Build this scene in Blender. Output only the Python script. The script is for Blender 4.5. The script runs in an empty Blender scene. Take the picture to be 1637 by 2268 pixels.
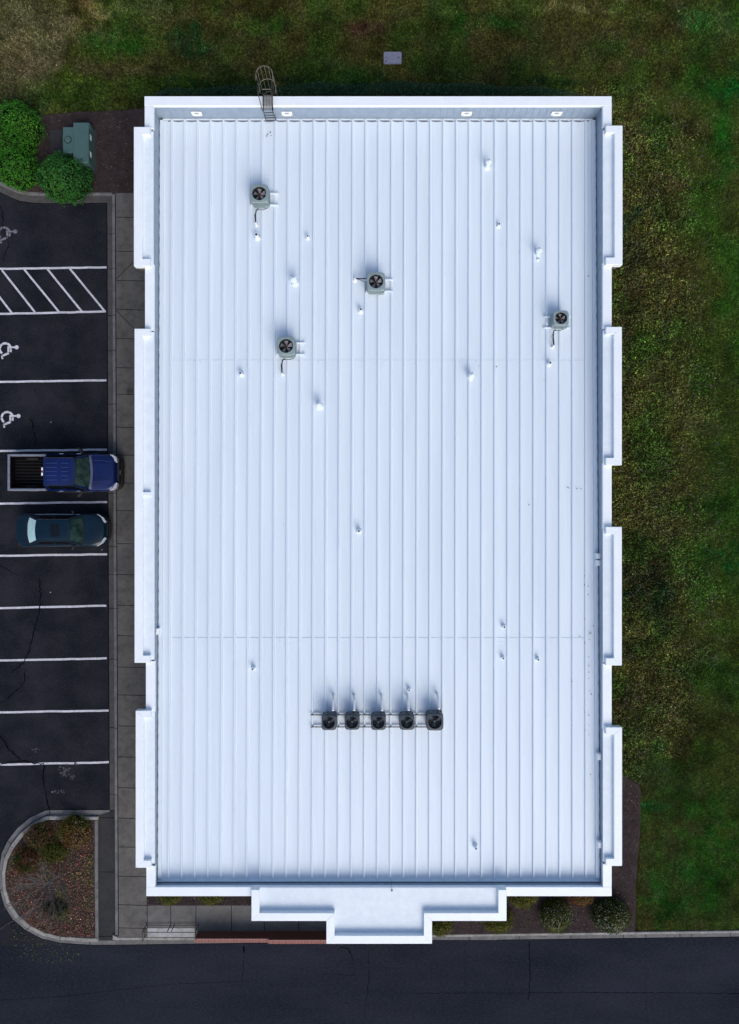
import bpy, math, random
import numpy as np
from mathutils import Vector, noise as mnoise
random.seed(7); rng = np.random.default_rng(11)
R = math.radians
# ------------------------------------------------------------------ camera, world, sun, exposure
H = 37.4                       # camera height above the asphalt
S0 = 42.1                      # pixels of the 1637 px wide survey grid per metre at ground level
CX, CY = 818.5, 1134.0
sc = bpy.context.scene
cam_d = bpy.data.cameras.new('camera'); cam = bpy.data.objects.new('camera', cam_d)
sc.collection.objects.link(cam); sc.camera = cam
cam.location = (0, 0, H); cam.rotation_euler = (0, 0, 0)
cam_d.sensor_fit = 'VERTICAL'; cam_d.sensor_height = 24.0
cam_d.lens = 24.0 * H / (2268.0 / S0)
cam_d.clip_end = 4000
SUN_EL, SUN_AZ = 42.0, 160.0   # azimuth clockwise from north (+Y)
w = bpy.data.worlds.new("World"); sc.world = w; w.use_nodes = True
nt = w.node_tree; nt.nodes.clear()
out = nt.nodes.new('ShaderNodeOutputWorld'); bg = nt.nodes.new('ShaderNodeBackground')
sky = nt.nodes.new('ShaderNodeTexSky'); sky.sky_type = 'NISHITA'; sky.sun_disc = False
sky.sun_elevation = R(SUN_EL); sky.sun_rotation = R(SUN_AZ); sky.air_density = 1.0; sky.dust_density = 3.0
bg.inputs['Strength'].default_value = 0.15
nt.links.new(sky.outputs[0], bg.inputs[0]); nt.links.new(bg.outputs[0], out.inputs[0])
sd = bpy.data.lights.new('sun', 'SUN'); sd.energy = 1.25; sd.angle = R(38); sd.color = (1.0, 0.95, 0.88)
so = bpy.data.objects.new('sun', sd); sc.collection.objects.link(so)
az = R(SUN_AZ); el = R(SUN_EL)
dirv = Vector((math.sin(az)*math.cos(el), math.cos(az)*math.cos(el), math.sin(el)))
so.rotation_euler = dirv.to_track_quat('Z', 'Y').to_euler(); so.location = dirv*60
sc.view_settings.view_transform = 'Standard'; sc.view_settings.look = 'None'
sc.view_settings.exposure = 0.22; sc.view_settings.gamma = 1.0
sc.render.resolution_x = 739; sc.render.resolution_y = 1024

# ------------------------------------------------------------------ survey helpers
def scale_at(z): return S0 * H / (H - z)
def P(px, py, z=0.0):
    s = scale_at(z); return ((px-CX)/s, (CY-py)/s, z)
def PX(px, z=0.0): return (px-CX)/scale_at(z)
def PY(py, z=0.0): return (CY-py)/scale_at(z)

# ------------------------------------------------------------------ materials
def srgb(c): return tuple(((v/255)/12.92 if v/255 <= .04045 else ((v/255+.055)/1.055)**2.4) for v in c)
def mat(name, c1, c2=None, scale=6.0, rough=.6, metal=0.0, bump=0.0, bscale=30.0, attr=None, c3=None, scale3=60., amt3=.4,
        spec=.5, coat=0.0, stretch=None, island=0.0, detail=6):
    m = bpy.data.materials.new(name); m.use_nodes = True
    n = m.node_tree.nodes; l = m.node_tree.links; b = n['Principled BSDF']
    b.inputs['Roughness'].default_value = rough; b.inputs['Metallic'].default_value = metal
    b.inputs['Specular IOR Level'].default_value = spec; b.inputs['Coat Weight'].default_value = coat
    b.inputs['Coat Roughness'].default_value = .06
    g = n.new('ShaderNodeNewGeometry'); vec = g.outputs['Position']
    if stretch:
        mp = n.new('ShaderNodeMapping'); mp.inputs['Scale'].default_value = stretch
        l.new(vec, mp.inputs['Vector']); vec = mp.outputs[0]
    def noise(s, det=detail, rr=.6):
        t = n.new('ShaderNodeTexNoise'); t.inputs['Scale'].default_value = s; t.inputs['Detail'].default_value = det
        t.inputs['Roughness'].default_value = rr; l.new(vec, t.inputs['Vector']); return t.outputs['Fac']
    def mix(fac, a, bb, blend='MIX'):
        x = n.new('ShaderNodeMix'); x.data_type = 'RGBA'; x.blend_type = blend
        for k, v in ((0, fac), (6, a), (7, bb)):
            if isinstance(v, (int, float)): x.inputs[k].default_value = v
            elif isinstance(v, tuple): x.inputs[k].default_value = (*v[:3], 1)
            else: l.new(v, x.inputs[k])
        return x.outputs[2]
    def ramp(v, a, bb):
        r = n.new('ShaderNodeMapRange'); r.inputs['From Min'].default_value = a; r.inputs['From Max'].default_value = bb
        l.new(v, r.inputs['Value']); return r.outputs[0]
    if attr:
        a = n.new('ShaderNodeAttribute'); a.attribute_name = attr; col = a.outputs['Color']
        if c2: col = mix(ramp(noise(scale), .35, .65), col, mix(1.0, col, c2, 'MULTIPLY'))
    elif c2: col = mix(ramp(noise(scale), .36, .64), c1, c2)
    else: col = mix(0.0, c1, c1)
    if c3: 
        f = n.new('ShaderNodeMath'); f.operation = 'MULTIPLY'; f.inputs[1].default_value = amt3
        l.new(ramp(noise(scale3, 3, .7), .45, .75), f.inputs[0]); col = mix(f.outputs[0], col, c3)
    if island:
        f = n.new('ShaderNodeMapRange'); f.inputs['To Min'].default_value = 1-island; f.inputs['To Max'].default_value = 1+island
        l.new(g.outputs['Random Per Island'], f.inputs['Value'])
        hs = n.new('ShaderNodeHueSaturation'); l.new(f.outputs[0], hs.inputs['Value']); l.new(col, hs.inputs['Color']); col = hs.outputs[0]
    l.new(col, b.inputs['Base Color'])
    if bump:
        bp = n.new('ShaderNodeBump'); bp.inputs['Strength'].default_value = bump; bp.inputs['Distance'].default_value = .02
        l.new(noise(bscale, 4, .65), bp.inputs['Height']); l.new(bp.outputs[0], b.inputs['Normal'])
    return m
def brick_mat(name, c1, c2, mortar, topdown=False):
    m = bpy.data.materials.new(name); m.use_nodes = True
    n = m.node_tree.nodes; l = m.node_tree.links; b = n['Principled BSDF']; b.inputs['Roughness'].default_value = .85
    g = n.new('ShaderNodeNewGeometry'); s = n.new('ShaderNodeSeparateXYZ'); l.new(g.outputs['Position'], s.inputs[0])
    a = n.new('ShaderNodeMath'); a.operation = 'ADD'; l.new(s.outputs[0], a.inputs[0]); l.new(s.outputs[1], a.inputs[1])
    c = n.new('ShaderNodeCombineXYZ')
    if topdown: l.new(s.outputs[1], c.inputs[1]); l.new(s.outputs[0], c.inputs[0])
    else: l.new(a.outputs[0], c.inputs[0]); l.new(s.outputs[2], c.inputs[1])
    t = n.new('ShaderNodeTexBrick'); l.new(c.outputs[0], t.inputs['Vector'])
    t.inputs['Color1'].default_value = (*c1, 1); t.inputs['Color2'].default_value = (*c2, 1); t.inputs['Mortar'].default_value = (*mortar, 1)
    t.inputs['Scale'].default_value = 1; t.inputs['Mortar Size'].default_value = .008
    t.inputs['Brick Width'].default_value = .075 if topdown else .21; t.inputs['Row Height'].default_value = 1.0 if topdown else .075
    if topdown: t.offset = 0.0
    l.new(t.outputs['Color'], b.inputs['Base Color']); return m

M = {}
M['roof'] = mat('white_roof_metal', (.69,.78,.86), (.635,.725,.815), .9, .45, 0, .10, 9, c3=(.50,.56,.64), scale3=6, amt3=.14, stretch=(1.9,.10,1))
M['coping'] = mat('white_coping_metal', (.80,.86,.91), (.76,.82,.88), 1.4, .4, 0, .06, 5)
M['lap'] = mat('lap_edge', (.54,.62,.70), (.66,.75,.83), 2.5, .5)
M['membrane'] = mat('white_membrane', (.71,.79,.86), (.65,.73,.81), 2.2, .55, 0, .25, 6, c3=(.55,.57,.62), scale3=4, amt3=.18)
M['cladding'] = mat('galvanised_cladding', (.31,.39,.48), (.27,.34,.43), 3, .5, .25, .1, 8)
M['cladding_dark'] = mat('dark_gap_metal', (.16,.19,.24), (.11,.13,.17), 4, .6)  # dark metal of the eave gutter and rake closure strips
M['brick'] = brick_mat('brown_brick', (.10,.065,.055), (.14,.09,.075), (.20,.18,.165))
M['brick_red'] = brick_mat('red_brick', (.09,.022,.016), (.13,.035,.025), (.16,.12,.10))
M['brick_cap'] = brick_mat('red_brick_cap', (.20,.055,.045), (.26,.085,.07), (.30,.24,.22), True)
M['red'] = mat('red_paint', (.16,.004,.012), (.11,.003,.01), 4, .5)
M['asphalt'] = mat('asphalt', (.0055,.0080,.0125), (.0185,.0205,.0270), .6, .95, 0, .5, 60, c3=(.05,.047,.056), scale3=16, amt3=.6, spec=.04, detail=9)
M['road'] = mat('road_asphalt', (.0080,.0115,.019), (.0175,.0215,.032), .35, .95, 0, .5, 60, c3=(.05,.05,.060), scale3=18, amt3=.45, spec=.04, detail=9, stretch=(.35,1,1))
M['crack'] = mat('crack_tar', (.0015,.0015,.0025), (.003,.003,.005), 8, .95, spec=.02)
M['scuff'] = mat('tyre_scuff', (.026,.027,.034), (.017,.018,.025), 3, .95, spec=.03)
M['patch'] = mat('pale_residue', (.075,.075,.08), (.04,.04,.046), 9, .9)
M['paint'] = mat('white_line_paint', (.60,.61,.68), (.46,.47,.53), 3.0, .7, 0, .1, 40, c3=(.10,.10,.12), scale3=10, amt3=.5)
M['paint_worn'] = mat('worn_line_paint', (.22,.22,.26), (.10,.10,.13), 6.0, .8, 0, .1, 40, c3=(.03,.03,.035), scale3=14, amt3=.9)
M['walk'] = mat('sidewalk_concrete', (.132,.127,.120), (.100,.096,.092), .9, .9, 0, .3, 45, c3=(.035,.034,.034), scale3=3.5, amt3=.5, spec=.06)
M['walk2'] = mat('front_walk_concrete', (.150,.148,.144), (.118,.116,.115), 1.1, .9, 0, .3, 45, c3=(.055,.055,.055), scale3=3.5, amt3=.4, spec=.06)
M['gutter'] = mat('gutter_concrete', (.092,.091,.091), (.066,.066,.068), 1.2, .9, 0, .3, 45, c3=(.030,.030,.032), scale3=4, amt3=.5, spec=.06)
M['kerb'] = mat('kerb_concrete', (.18,.18,.185), (.125,.125,.13), 1.8, .85, 0, .3, 40, c3=(.055,.055,.058), scale3=5, amt3=.5, spec=.06)
M['kerb_pale'] = mat('pale_kerb_concrete', (.33,.32,.30), (.20,.20,.19), 2.5, .85, 0, .3, 40, c3=(.10,.10,.10), scale3=6, amt3=.5, spec=.06)
M['apron'] = mat('apron_concrete', (.042,.043,.046), (.028,.029,.033), .8, .9, 0, .3, 45, c3=(.07,.07,.07), scale3=9, amt3=.3, spec=.06)
M['slab_pale'] = mat('pale_step_concrete', (.36,.36,.37), (.24,.24,.25), 3, .8, 0, .2, 40)
M['joint'] = mat('dark_joint', (.003,.003,.004), (.008,.008,.009), 5, .95, spec=.02)  # near-black strips for slab, kerb and gutter joints
M['mulch'] = mat('bark_mulch', (.046,.034,.034), (.028,.020,.021), 2.5, .95, 0, 1.0, 55, c3=(.10,.08,.08), scale3=30, amt3=.55, spec=.05)
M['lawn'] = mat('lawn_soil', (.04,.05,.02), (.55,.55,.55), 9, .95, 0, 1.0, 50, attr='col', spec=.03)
M['blade'] = mat('grass_blades', (.04,.05,.02), None, attr='col', rough=.8, spec=.04, island=.3)
M['leaf'] = mat('leaves', (.04,.05,.02), None, attr='col', rough=.6, spec=.10, island=.45)
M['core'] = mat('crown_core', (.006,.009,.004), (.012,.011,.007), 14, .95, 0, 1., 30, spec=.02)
M['bark'] = mat('grey_bark', (.19,.175,.17), (.12,.11,.108), 12, .9, 0, .5, 40, spec=.1)
M['ground'] = mat('far_ground', (.024,.036,.010), (.034,.034,.012), .3, .95, spec=.03)
M['unit_grey'] = mat('grey_green_unit_paint', (.27,.35,.36), (.22,.29,.30), 5, .45, .2)
M['unit_louver'] = mat('louver_grey', (.20,.26,.27), (.17,.22,.23), 6, .5, .2)
M['black'] = mat('black_plastic', (.008,.008,.010), (.013,.013,.016), 8, .6)
M['blade_grey'] = mat('fan_blade_metal', (.33,.33,.36), (.20,.20,.23), 7, .5, .1)
M['hub_red'] = mat('rusty_hub', (.07,.03,.025), (.045,.02,.018), 12, .7)
M['unit_dark'] = mat('charcoal_unit_paint', (.040,.055,.075), (.030,.042,.060), 5, .5)
M['unit_dark2'] = mat('charcoal_guard', (.065,.085,.105), (.05,.065,.085), 6, .45)
M['dark_blade'] = mat('dark_fan_blade', (.13,.15,.165), (.08,.095,.11), 5, .5)
M['white'] = mat('white_painted_metal', (.85,.87,.90), (.80,.82,.86), 4, .45)
M['rust'] = mat('weathered_steel', (.30,.27,.22), (.16,.14,.12), 9, .6, .5)
M['steel_dark'] = mat('dark_steel', (.03,.028,.03), (.05,.045,.045), 8, .5, .4)
M['transformer'] = mat('green_cabinet_paint', (.055,.115,.105), (.045,.095,.095), 2.5, .5)
M['lid'] = mat('grey_polymer_lid', (.25,.25,.33), (.20,.20,.27), 7, .7, 0, .3, 50)
M['blue'] = mat('dark_blue_car_paint', (.002,.013,.105), (.0015,.009,.07), 1.5, .35, .2, coat=.45, spec=.3)
M['teal'] = mat('dark_teal_car_paint', (.0005,.016,.034), (.0005,.011,.024), 1.5, .35, .1, coat=.30, spec=.2)
M['silver'] = mat('silver_trim', (.26,.28,.34), (.20,.215,.27), 5, .4, .4)
M['chrome'] = mat('chrome', (.85,.86,.9), None, rough=.15, metal=.9)
M['glass'] = mat('dark_glass', (.004,.018,.017), (.03,.06,.055), 2.6, .06, 0, spec=.5, coat=1.0)
M['side_glass'] = mat('side_glass', (.003,.005,.008), None, rough=.08, spec=.3, coat=.15)
M['rear_glass'] = mat('pale_cyan_glass', (.42,.70,.72), (.62,.84,.84), 3.5, .12, 0, coat=1.0)  # pale cyan base colour over the whole rear window
M['lamp'] = mat('headlamp_lens', (.50,.52,.55), (.7,.72,.75), 14, .12, .3, coat=1.0)
M['lamp_red'] = mat('red_lens', (.20,.01,.01), None, rough=.2, coat=1.0)
M['rubber'] = mat('tyre_rubber', (.012,.012,.012), None, rough=.9)
M['rib_blue'] = mat('rib_and_highlight_blue', (.03,.06,.20), (.02,.045,.16), 3, .4)  # pale tone for the roof ribs and the painted hood highlights
M['cowl'] = mat('lavender_cowl', (.10,.11,.20), (.07,.08,.15), 4, .4)
M['liner'] = mat('black_bed_liner', (.003,.003,.004), (.006,.006,.007), 6, .9, spec=.05)
M['liner_rib'] = mat('bed_liner_rib', (.012,.012,.013), (.008,.008,.009), 6, .6, spec=.2)

# ------------------------------------------------------------------ mesh building
def link(o): sc.collection.objects.link(o); return o
def tag(o, label=None, cat=None, group=None, kind=None):
    if label: o['label'] = label
    if cat: o['category'] = cat
    if group: o['group'] = group
    if kind: o['kind'] = kind
    return o
def empty(name, loc, rz=0.0):
    o = bpy.data.objects.new(name, None); link(o); o.location = loc; o.rotation_euler = (0, 0, rz); o.empty_display_size = .3; return o
class MB:
    def __init__(s): s.v = []; s.f = []
    def add(s, vs, fs):
        b = len(s.v); s.v += [tuple(x) for x in vs]; s.f += [tuple(b+i for i in f) for f in fs]; return s
    def box(s, x0, x1, y0, y1, z0, z1, bev=0.0):
        if x0 > x1: x0, x1 = x1, x0
        if y0 > y1: y0, y1 = y1, y0
        if bev:
            return s.prism([(x0,y0),(x1,y0),(x1,y1),(x0,y1)], z0, z1, bev)
        return s.add([(x0,y0,z0),(x1,y0,z0),(x1,y1,z0),(x0,y1,z0),(x0,y0,z1),(x1,y0,z1),(x1,y1,z1),(x0,y1,z1)],
                     [(0,3,2,1),(4,5,6,7),(0,1,5,4),(1,2,6,5),(2,3,7,6),(3,0,4,7)])
    def prism(s, pts, z0, z1, bev=0.0, bottom=True):
        a = sum(pts[i][0]*pts[(i+1)%len(pts)][1]-pts[(i+1)%len(pts)][0]*pts[i][1] for i in range(len(pts)))
        if a < 0: pts = pts[::-1]
        n = len(pts)
        def inset(d):
            o = []
            for i in range(n):
                p0, p1, p2 = Vector(pts[i-1][:2]), Vector(pts[i][:2]), Vector(pts[(i+1)%n][:2])
                e1 = (p1-p0).normalized(); e2 = (p2-p1).normalized()
                n1 = Vector((-e1.y, e1.x)); n2 = Vector((-e2.y, e2.x)); m = (n1+n2)
                if m.length < 1e-6: m = n1
                m.normalize(); k = d/max(.35, m.dot(n1)); o.append((p1.x+m.x*k, p1.y+m.y*k))
            return o
        rings = [([(p[0],p[1]) for p in pts], z0), ([(p[0],p[1]) for p in pts], z1-bev)]
        if bev: rings.append((inset(bev), z1))
        vs = [(x,y,z) for r, z in rings for x, y in r]; fs = []
        for k in range(len(rings)-1):
            for i in range(n): j = (i+1)%n; fs.append((k*n+i, k*n+j, (k+1)*n+j, (k+1)*n+i))
        fs.append(tuple(range((len(rings)-1)*n, len(rings)*n)))
        if bottom: fs.append(tuple(range(n))[::-1])
        return s.add(vs, fs)
    def flat(s, pts, z):
        a = sum(pts[i][0]*pts[(i+1)%len(pts)][1]-pts[(i+1)%len(pts)][0]*pts[i][1] for i in range(len(pts)))
        if a < 0: pts = pts[::-1]
        return s.add([(p[0],p[1],z) for p in pts], [tuple(range(len(pts)))])
    def cyl(s, c, r0, z0, z1, r1=None, n=20, cap=True):
        r1 = r0 if r1 is None else r1
        vs = [(c[0]+r*math.cos(2*math.pi*i/n), c[1]+r*math.sin(2*math.pi*i/n), z) for r, z in ((r0,z0),(r1,z1)) for i in range(n)]
        fs = [(i,(i+1)%n,n+(i+1)%n,n+i) for i in range(n)]
        if cap: fs += [tuple(range(n,2*n)), tuple(range(n))[::-1]]
        return s.add(vs, fs)
    def lathe(s, c, prof, n=24):
        vs = [(c[0]+r*math.cos(2*math.pi*i/n), c[1]+r*math.sin(2*math.pi*i/n), z) for r, z in prof for i in range(n)]
        fs = [(k*n+i,k*n+(i+1)%n,(k+1)*n+(i+1)%n,(k+1)*n+i) for k in range(len(prof)-1) for i in range(n)]
        return s.add(vs, fs)
    def tube(s, pts, r, n=6, r1=None):
        pts = [Vector(p) for p in pts]; m = len(pts); vs = []
        for i, p in enumerate(pts):
            d = (pts[min(i+1,m-1)]-pts[max(i-1,0)]); d = d.normalized() if d.length > 1e-9 else Vector((0,0,1))
            a = Vector((0,0,1)) if abs(d.z) < .9 else Vector((1,0,0)); u = d.cross(a).normalized(); v = d.cross(u)
            rr = r if r1 is None else r+(r1-r)*i/(m-1)
            vs += [p+(u*math.cos(2*math.pi*k/n)+v*math.sin(2*math.pi*k/n))*rr for k in range(n)]
        fs = [(i*n+k, i*n+(k+1)%n, (i+1)*n+(k+1)%n, (i+1)*n+k) for i in range(m-1) for k in range(n)]
        fs += [tuple(range(n))[::-1], tuple(range((m-1)*n, m*n))]
        return s.add(vs, fs)
    def strip(s, pts, wd, z):      # flat ribbon along a polyline
        vs = []; m = len(pts)
        for i in range(m):
            a = Vector(pts[max(i-1,0)][:2]); b = Vector(pts[min(i+1,m-1)][:2]); d = (b-a).normalized(); nn = Vector((-d.y, d.x))
            ww = (wd(i) if callable(wd) else wd)/2
            vs += [(pts[i][0]+nn.x*ww, pts[i][1]+nn.y*ww, z), (pts[i][0]-nn.x*ww, pts[i][1]-nn.y*ww, z)]
        return s.add(vs, [(2*i+1, 2*i+3, 2*i+2, 2*i) for i in range(m-1)])
    def grid(s, fn, nu, nv):
        vs = [fn(i/nu, j/nv) for j in range(nv+1) for i in range(nu+1)]; k = nu+1
        return s.add(vs, [(j*k+i, j*k+i+1, (j+1)*k+i+1, (j+1)*k+i) for j in range(nv) for i in range(nu)])
    def build(s, name, m, parent=None, smooth=False, org=(0,0,0)):
        me = bpy.data.meshes.new(name)
        me.from_pydata([(x-org[0],y-org[1],z-org[2]) for x,y,z in s.v], [], s.f); me.update()
        me.materials.append(m)
        if smooth:
            me.shade_smooth()
            try: me.set_sharp_from_angle(angle=R(40))
            except Exception: pass
        o = link(bpy.data.objects.new(name, me))
        if parent: o.parent = parent
        return o
def fast_mesh(name, verts, cols, m, nper=4):       # verts (N*nper,3), one colour per face
    n = len(verts)//nper
    me = bpy.data.meshes.new(name); me.vertices.add(len(verts)); me.vertices.foreach_set('co', verts.astype(np.float32).ravel())
    me.loops.add(len(verts)); me.loops.foreach_set('vertex_index', np.arange(len(verts), dtype=np.int32))
    me.polygons.add(n); me.polygons.foreach_set('loop_start', np.arange(0, len(verts), nper, dtype=np.int32))
    me.update(calc_edges=True)
    a = me.color_attributes.new('col', 'FLOAT_COLOR', 'POINT')
    c = np.ones((len(verts), 4), np.float32); c[:, :3] = np.repeat(cols, nper, axis=0); a.data.foreach_set('color', c.ravel())
    me.materials.append(m); me.validate(); return me
def copy_tree(o, parent=None):
    c = o.copy(); sc.collection.objects.link(c)
    if parent: c.parent = parent
    for ch in list(o.children): copy_tree(ch, c)
    return c
def smooth_noise(x, y, s, seed=0):
    x = np.asarray(x)*s+seed*17.3; y = np.asarray(y)*s-seed*9.1
    xi = np.floor(x).astype(int); yi = np.floor(y).astype(int); fx = x-xi; fy = y-yi
    fx = fx*fx*(3-2*fx); fy = fy*fy*(3-2*fy)
    def h(a, b):
        v = np.sin(a*127.1+b*311.7+seed*74.7)*43758.5453; return v-np.floor(v)
    return (h(xi,yi)*(1-fx)+h(xi+1,yi)*fx)*(1-fy)+(h(xi,yi+1)*(1-fx)+h(xi+1,yi+1)*fx)*fy

# ------------------------------------------------------------------ lawn colour (the grass's own patches)
BL = [  # px, py, rx, ry, colour, strength
 (1240,1134,2500,3000,(.058,.056,.020),1.0),
 (300,150,330,110,(.052,.062,.018),.9), (800,130,700,60,(.060,.056,.020),.8),
 (60,130,120,130,(.095,.085,.055),.85), (40,60,160,90,(.10,.095,.055),.8), (170,75,90,45,(.13,.105,.07),.6), (230,10,60,24,(.30,.20,.11),.55),
 (30,115,45,60,(.17,.125,.08),.5), (340,15,90,40,(.11,.08,.055),.5), (75,160,60,50,(.14,.11,.08),.6),
 (420,90,70,55,(.018,.060,.022),.85), (270,90,90,50,(.024,.062,.014),.7), (150,190,120,35,(.045,.060,.014),.6), (60,205,60,30,(.022,.030,.014),.6),
 (240,150,60,25,(.075,.055,.040),.5), (330,160,60,20,(.070,.050,.035),.5), (500,150,120,35,(.060,.045,.028),.5),
 (780,72,95,24,(.060,.030,.024),.95), (590,60,80,30,(.030,.070,.016),.6), (1080,50,80,30,(.022,.068,.016),.7), (1000,15,120,18,(.085,.085,.035),.6),
 (1350,8,300,14,(.12,.115,.05),.7), (1050,160,160,40,(.050,.044,.024),.6), (1250,110,200,70,(.052,.045,.024),.6),
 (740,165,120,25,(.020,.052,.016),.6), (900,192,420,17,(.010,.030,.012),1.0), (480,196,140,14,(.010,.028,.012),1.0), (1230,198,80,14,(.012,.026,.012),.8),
 (1500,50,60,30,(.030,.075,.030),.6), (1590,60,70,50,(.10,.095,.06),.6), (1620,200,30,40,(.012,.060,.022),.9), (1560,250,60,300,(.030,.060,.014),.6),
 (1600,330,50,120,(.022,.060,.016),.7), (1480,350,110,170,(.060,.056,.022),.6), (1400,600,45,220,(.024,.030,.016),.7), (1400,500,30,90,(.014,.032,.018),.6),
 (1470,650,110,110,(.060,.052,.022),.6), (1620,750,40,300,(.045,.060,.016),.6), (1580,1100,60,250,(.030,.052,.014),.6),
 (1610,1240,40,60,(.010,.055,.016),.9), (1430,1130,70,140,(.050,.044,.022),.6), (1400,1270,40,40,(.050,.026,.022),.7), (1410,1330,60,70,(.012,.022,.012),.9),
 (1470,1420,110,60,(.050,.050,.018),.6), (1450,1560,90,90,(.052,.042,.022),.6), (1560,1500,80,120,(.045,.055,.018),.6),
 (1500,1850,120,220,(.038,.066,.020),.85), (1560,1900,60,120,(.025,.072,.014),.7), (1440,1870,25,60,(.050,.050,.022),.5), (1490,2010,70,50,(.024,.075,.016),.8),
 (1600,2000,60,60,(.055,.070,.025),.6), (1470,1700,60,40,(.085,.075,.055),.45), (1480,1780,40,30,(.014,.060,.022),.6), (1490,1985,30,14,(.10,.09,.06),.5),
]
def lawn_col(X, Y, jitter=True):
    px = CX+X*S0; py = CY-Y*S0
    wx = (smooth_noise(X,Y,.55,1)-.5)*90+(smooth_noise(X,Y,1.7,2)-.5)*40; wy = (smooth_noise(X,Y,.5,3)-.5)*70+(smooth_noise(X,Y,1.9,4)-.5)*34
    qx = px+wx; qy = py+wy*.6
    c = np.zeros((len(X),3)); n0 = smooth_noise(X,Y,1.3,31)*.5+smooth_noise(X,Y,3.1,32)*.5; n9 = smooth_noise(X,Y,2.3,33)*.6+smooth_noise(X,Y,5.2,34)*.4
    for (bx,by,rx,ry,col,st) in BL:
        d = ((qx-bx)/rx)**2+((qy-by)/ry)**2; f = np.clip(1.15-d+(n0-.5)*1.1,0,1)*st; f = f*f*(3-2*f)*(1.0 if rx > 1000 else .45+.55*np.clip((n9-.35)*4,0,1))
        c = c*(1-f[:,None])+np.array(col)*f[:,None]
    n1 = smooth_noise(X,Y,1.1,5); n2 = smooth_noise(X,Y,3.2,6); n3 = smooth_noise(X,Y,7.5,7)
    k = .55+.42*n1+.36*n2+.34*n3
    c = c*k[:,None]; br = np.clip((smooth_noise(X,Y,2.1,8)-.55)*3,0,1)[:,None]*.35
    c = c*(1-br)+c.mean(axis=1,keepdims=True)*np.array([1.35,1.0,.75])*br
    g_ = c.mean(axis=1,keepdims=True); c = g_+(c-g_)*1.12
    m1 = smooth_noise(X,Y,.45,41)*.5+smooth_noise(X,Y,.95,42)*.5; gr = np.clip((m1-.42)*3.2,0,1)[:,None]*(1-np.clip(1.4-((px-40)/200)**2-((py-90)/120)**2,0,1)[:,None])
    c = c*(1-gr)+c*np.array([.62,1.12,.75])*gr
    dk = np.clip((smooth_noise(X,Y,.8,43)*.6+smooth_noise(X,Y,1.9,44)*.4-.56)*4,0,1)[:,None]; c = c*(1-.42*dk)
    return np.clip(c*(np.array([1.02,1.10,.90])*(1-.22*np.clip((px-1500)/90,0,1)[:,None]*np.array([.9,-.35,.5]))),.002,1)

# ------------------------------------------------------------------ ground sheets
tag(MB().flat([(-1500,-1500),(1500,-1500),(1500,1500),(-1500,1500)], -.06).build('ground', M['ground']), kind='structure')
far = 75
lot = MB().flat([(-far,PY(2094)),(PX(262),PY(2094)),(PX(262),PY(400)),(PX(80),PY(400)),(-far,PY(400))], 0)
lot = tag(lot.build('parking_lot', M['asphalt']), kind='structure')
road = tag(MB().flat([(-far,-far),(far,-far),(far,PY(2050)),(PX(262),PY(2050)),(PX(262),PY(2094)-.001),(-far,PY(2094)-.001)], -.002).build('road', M['road']), kind='structure')

def lawn_grid(name, x0, x1, y0, y1, step, z):
    nx = int((x1-x0)/step); ny = int((y1-y0)/step)
    gx = np.linspace(x0,x1,nx+1); gy = np.linspace(y0,y1,ny+1); XX, YY = np.meshgrid(gx, gy); X = XX.ravel(); Y = YY.ravel()
    zz = np.full(len(X), z)+(smooth_noise(X,Y,1.3,9)-.5)*.05; edge = (XX==x0)|(XX==x1)|(YY==y0)|(YY==y1); zz[edge.ravel()] = z-.03
    me = bpy.data.meshes.new(name); k = nx+1
    me.from_pydata(list(zip(X.tolist(),Y.tolist(),zz.tolist())), [], [(j*k+i,j*k+i+1,(j+1)*k+i+1,(j+1)*k+i) for j in range(ny) for i in range(nx)])
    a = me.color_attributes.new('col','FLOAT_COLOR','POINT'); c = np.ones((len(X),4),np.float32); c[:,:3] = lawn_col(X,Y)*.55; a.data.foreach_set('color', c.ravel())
    me.materials.append(M['lawn']); me.shade_smooth(); o = link(bpy.data.objects.new(name, me)); return tag(o, kind='structure')
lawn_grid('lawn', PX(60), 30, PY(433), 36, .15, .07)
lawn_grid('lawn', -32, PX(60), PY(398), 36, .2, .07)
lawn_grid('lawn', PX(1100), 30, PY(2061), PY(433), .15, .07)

# mulch beds
def bed(name, pts, z, m=None):
    return tag(MB().prism([P(*p)[:2] for p in pts], -.02, z).build(name, m or M['mulch']), kind='structure')
bed('mulch_bed', [(-60,225),(60,245),(90,258),(113,257),(173,250),(230,249),(267,247),(330,242),(420,242),(420,432),(75,432),(40,425),(10,411),(-60,400)], .115)
bed('mulch_bed', [(1250,1700),(1383,1716),(1400,1730),(1414,1738),(1418,1752),(1416,1850),(1411,1895),(1406,1960),(1407,2010),(1404,2061),(940,2068),(940,1900),(1250,1900)], .117)
bed('mulch_bed', [(327,1880),(700,1880),(700,2003),(327,2003)], .119)
bed('planting_island', [(212,1814),(111,1814),(86,1820),(55,1841),(32,1875),(17,1914),(13,1945),(18,1980),(34,2011),(65,2045),(99,2067),(139,2074),(214,2076)], .10)

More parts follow.
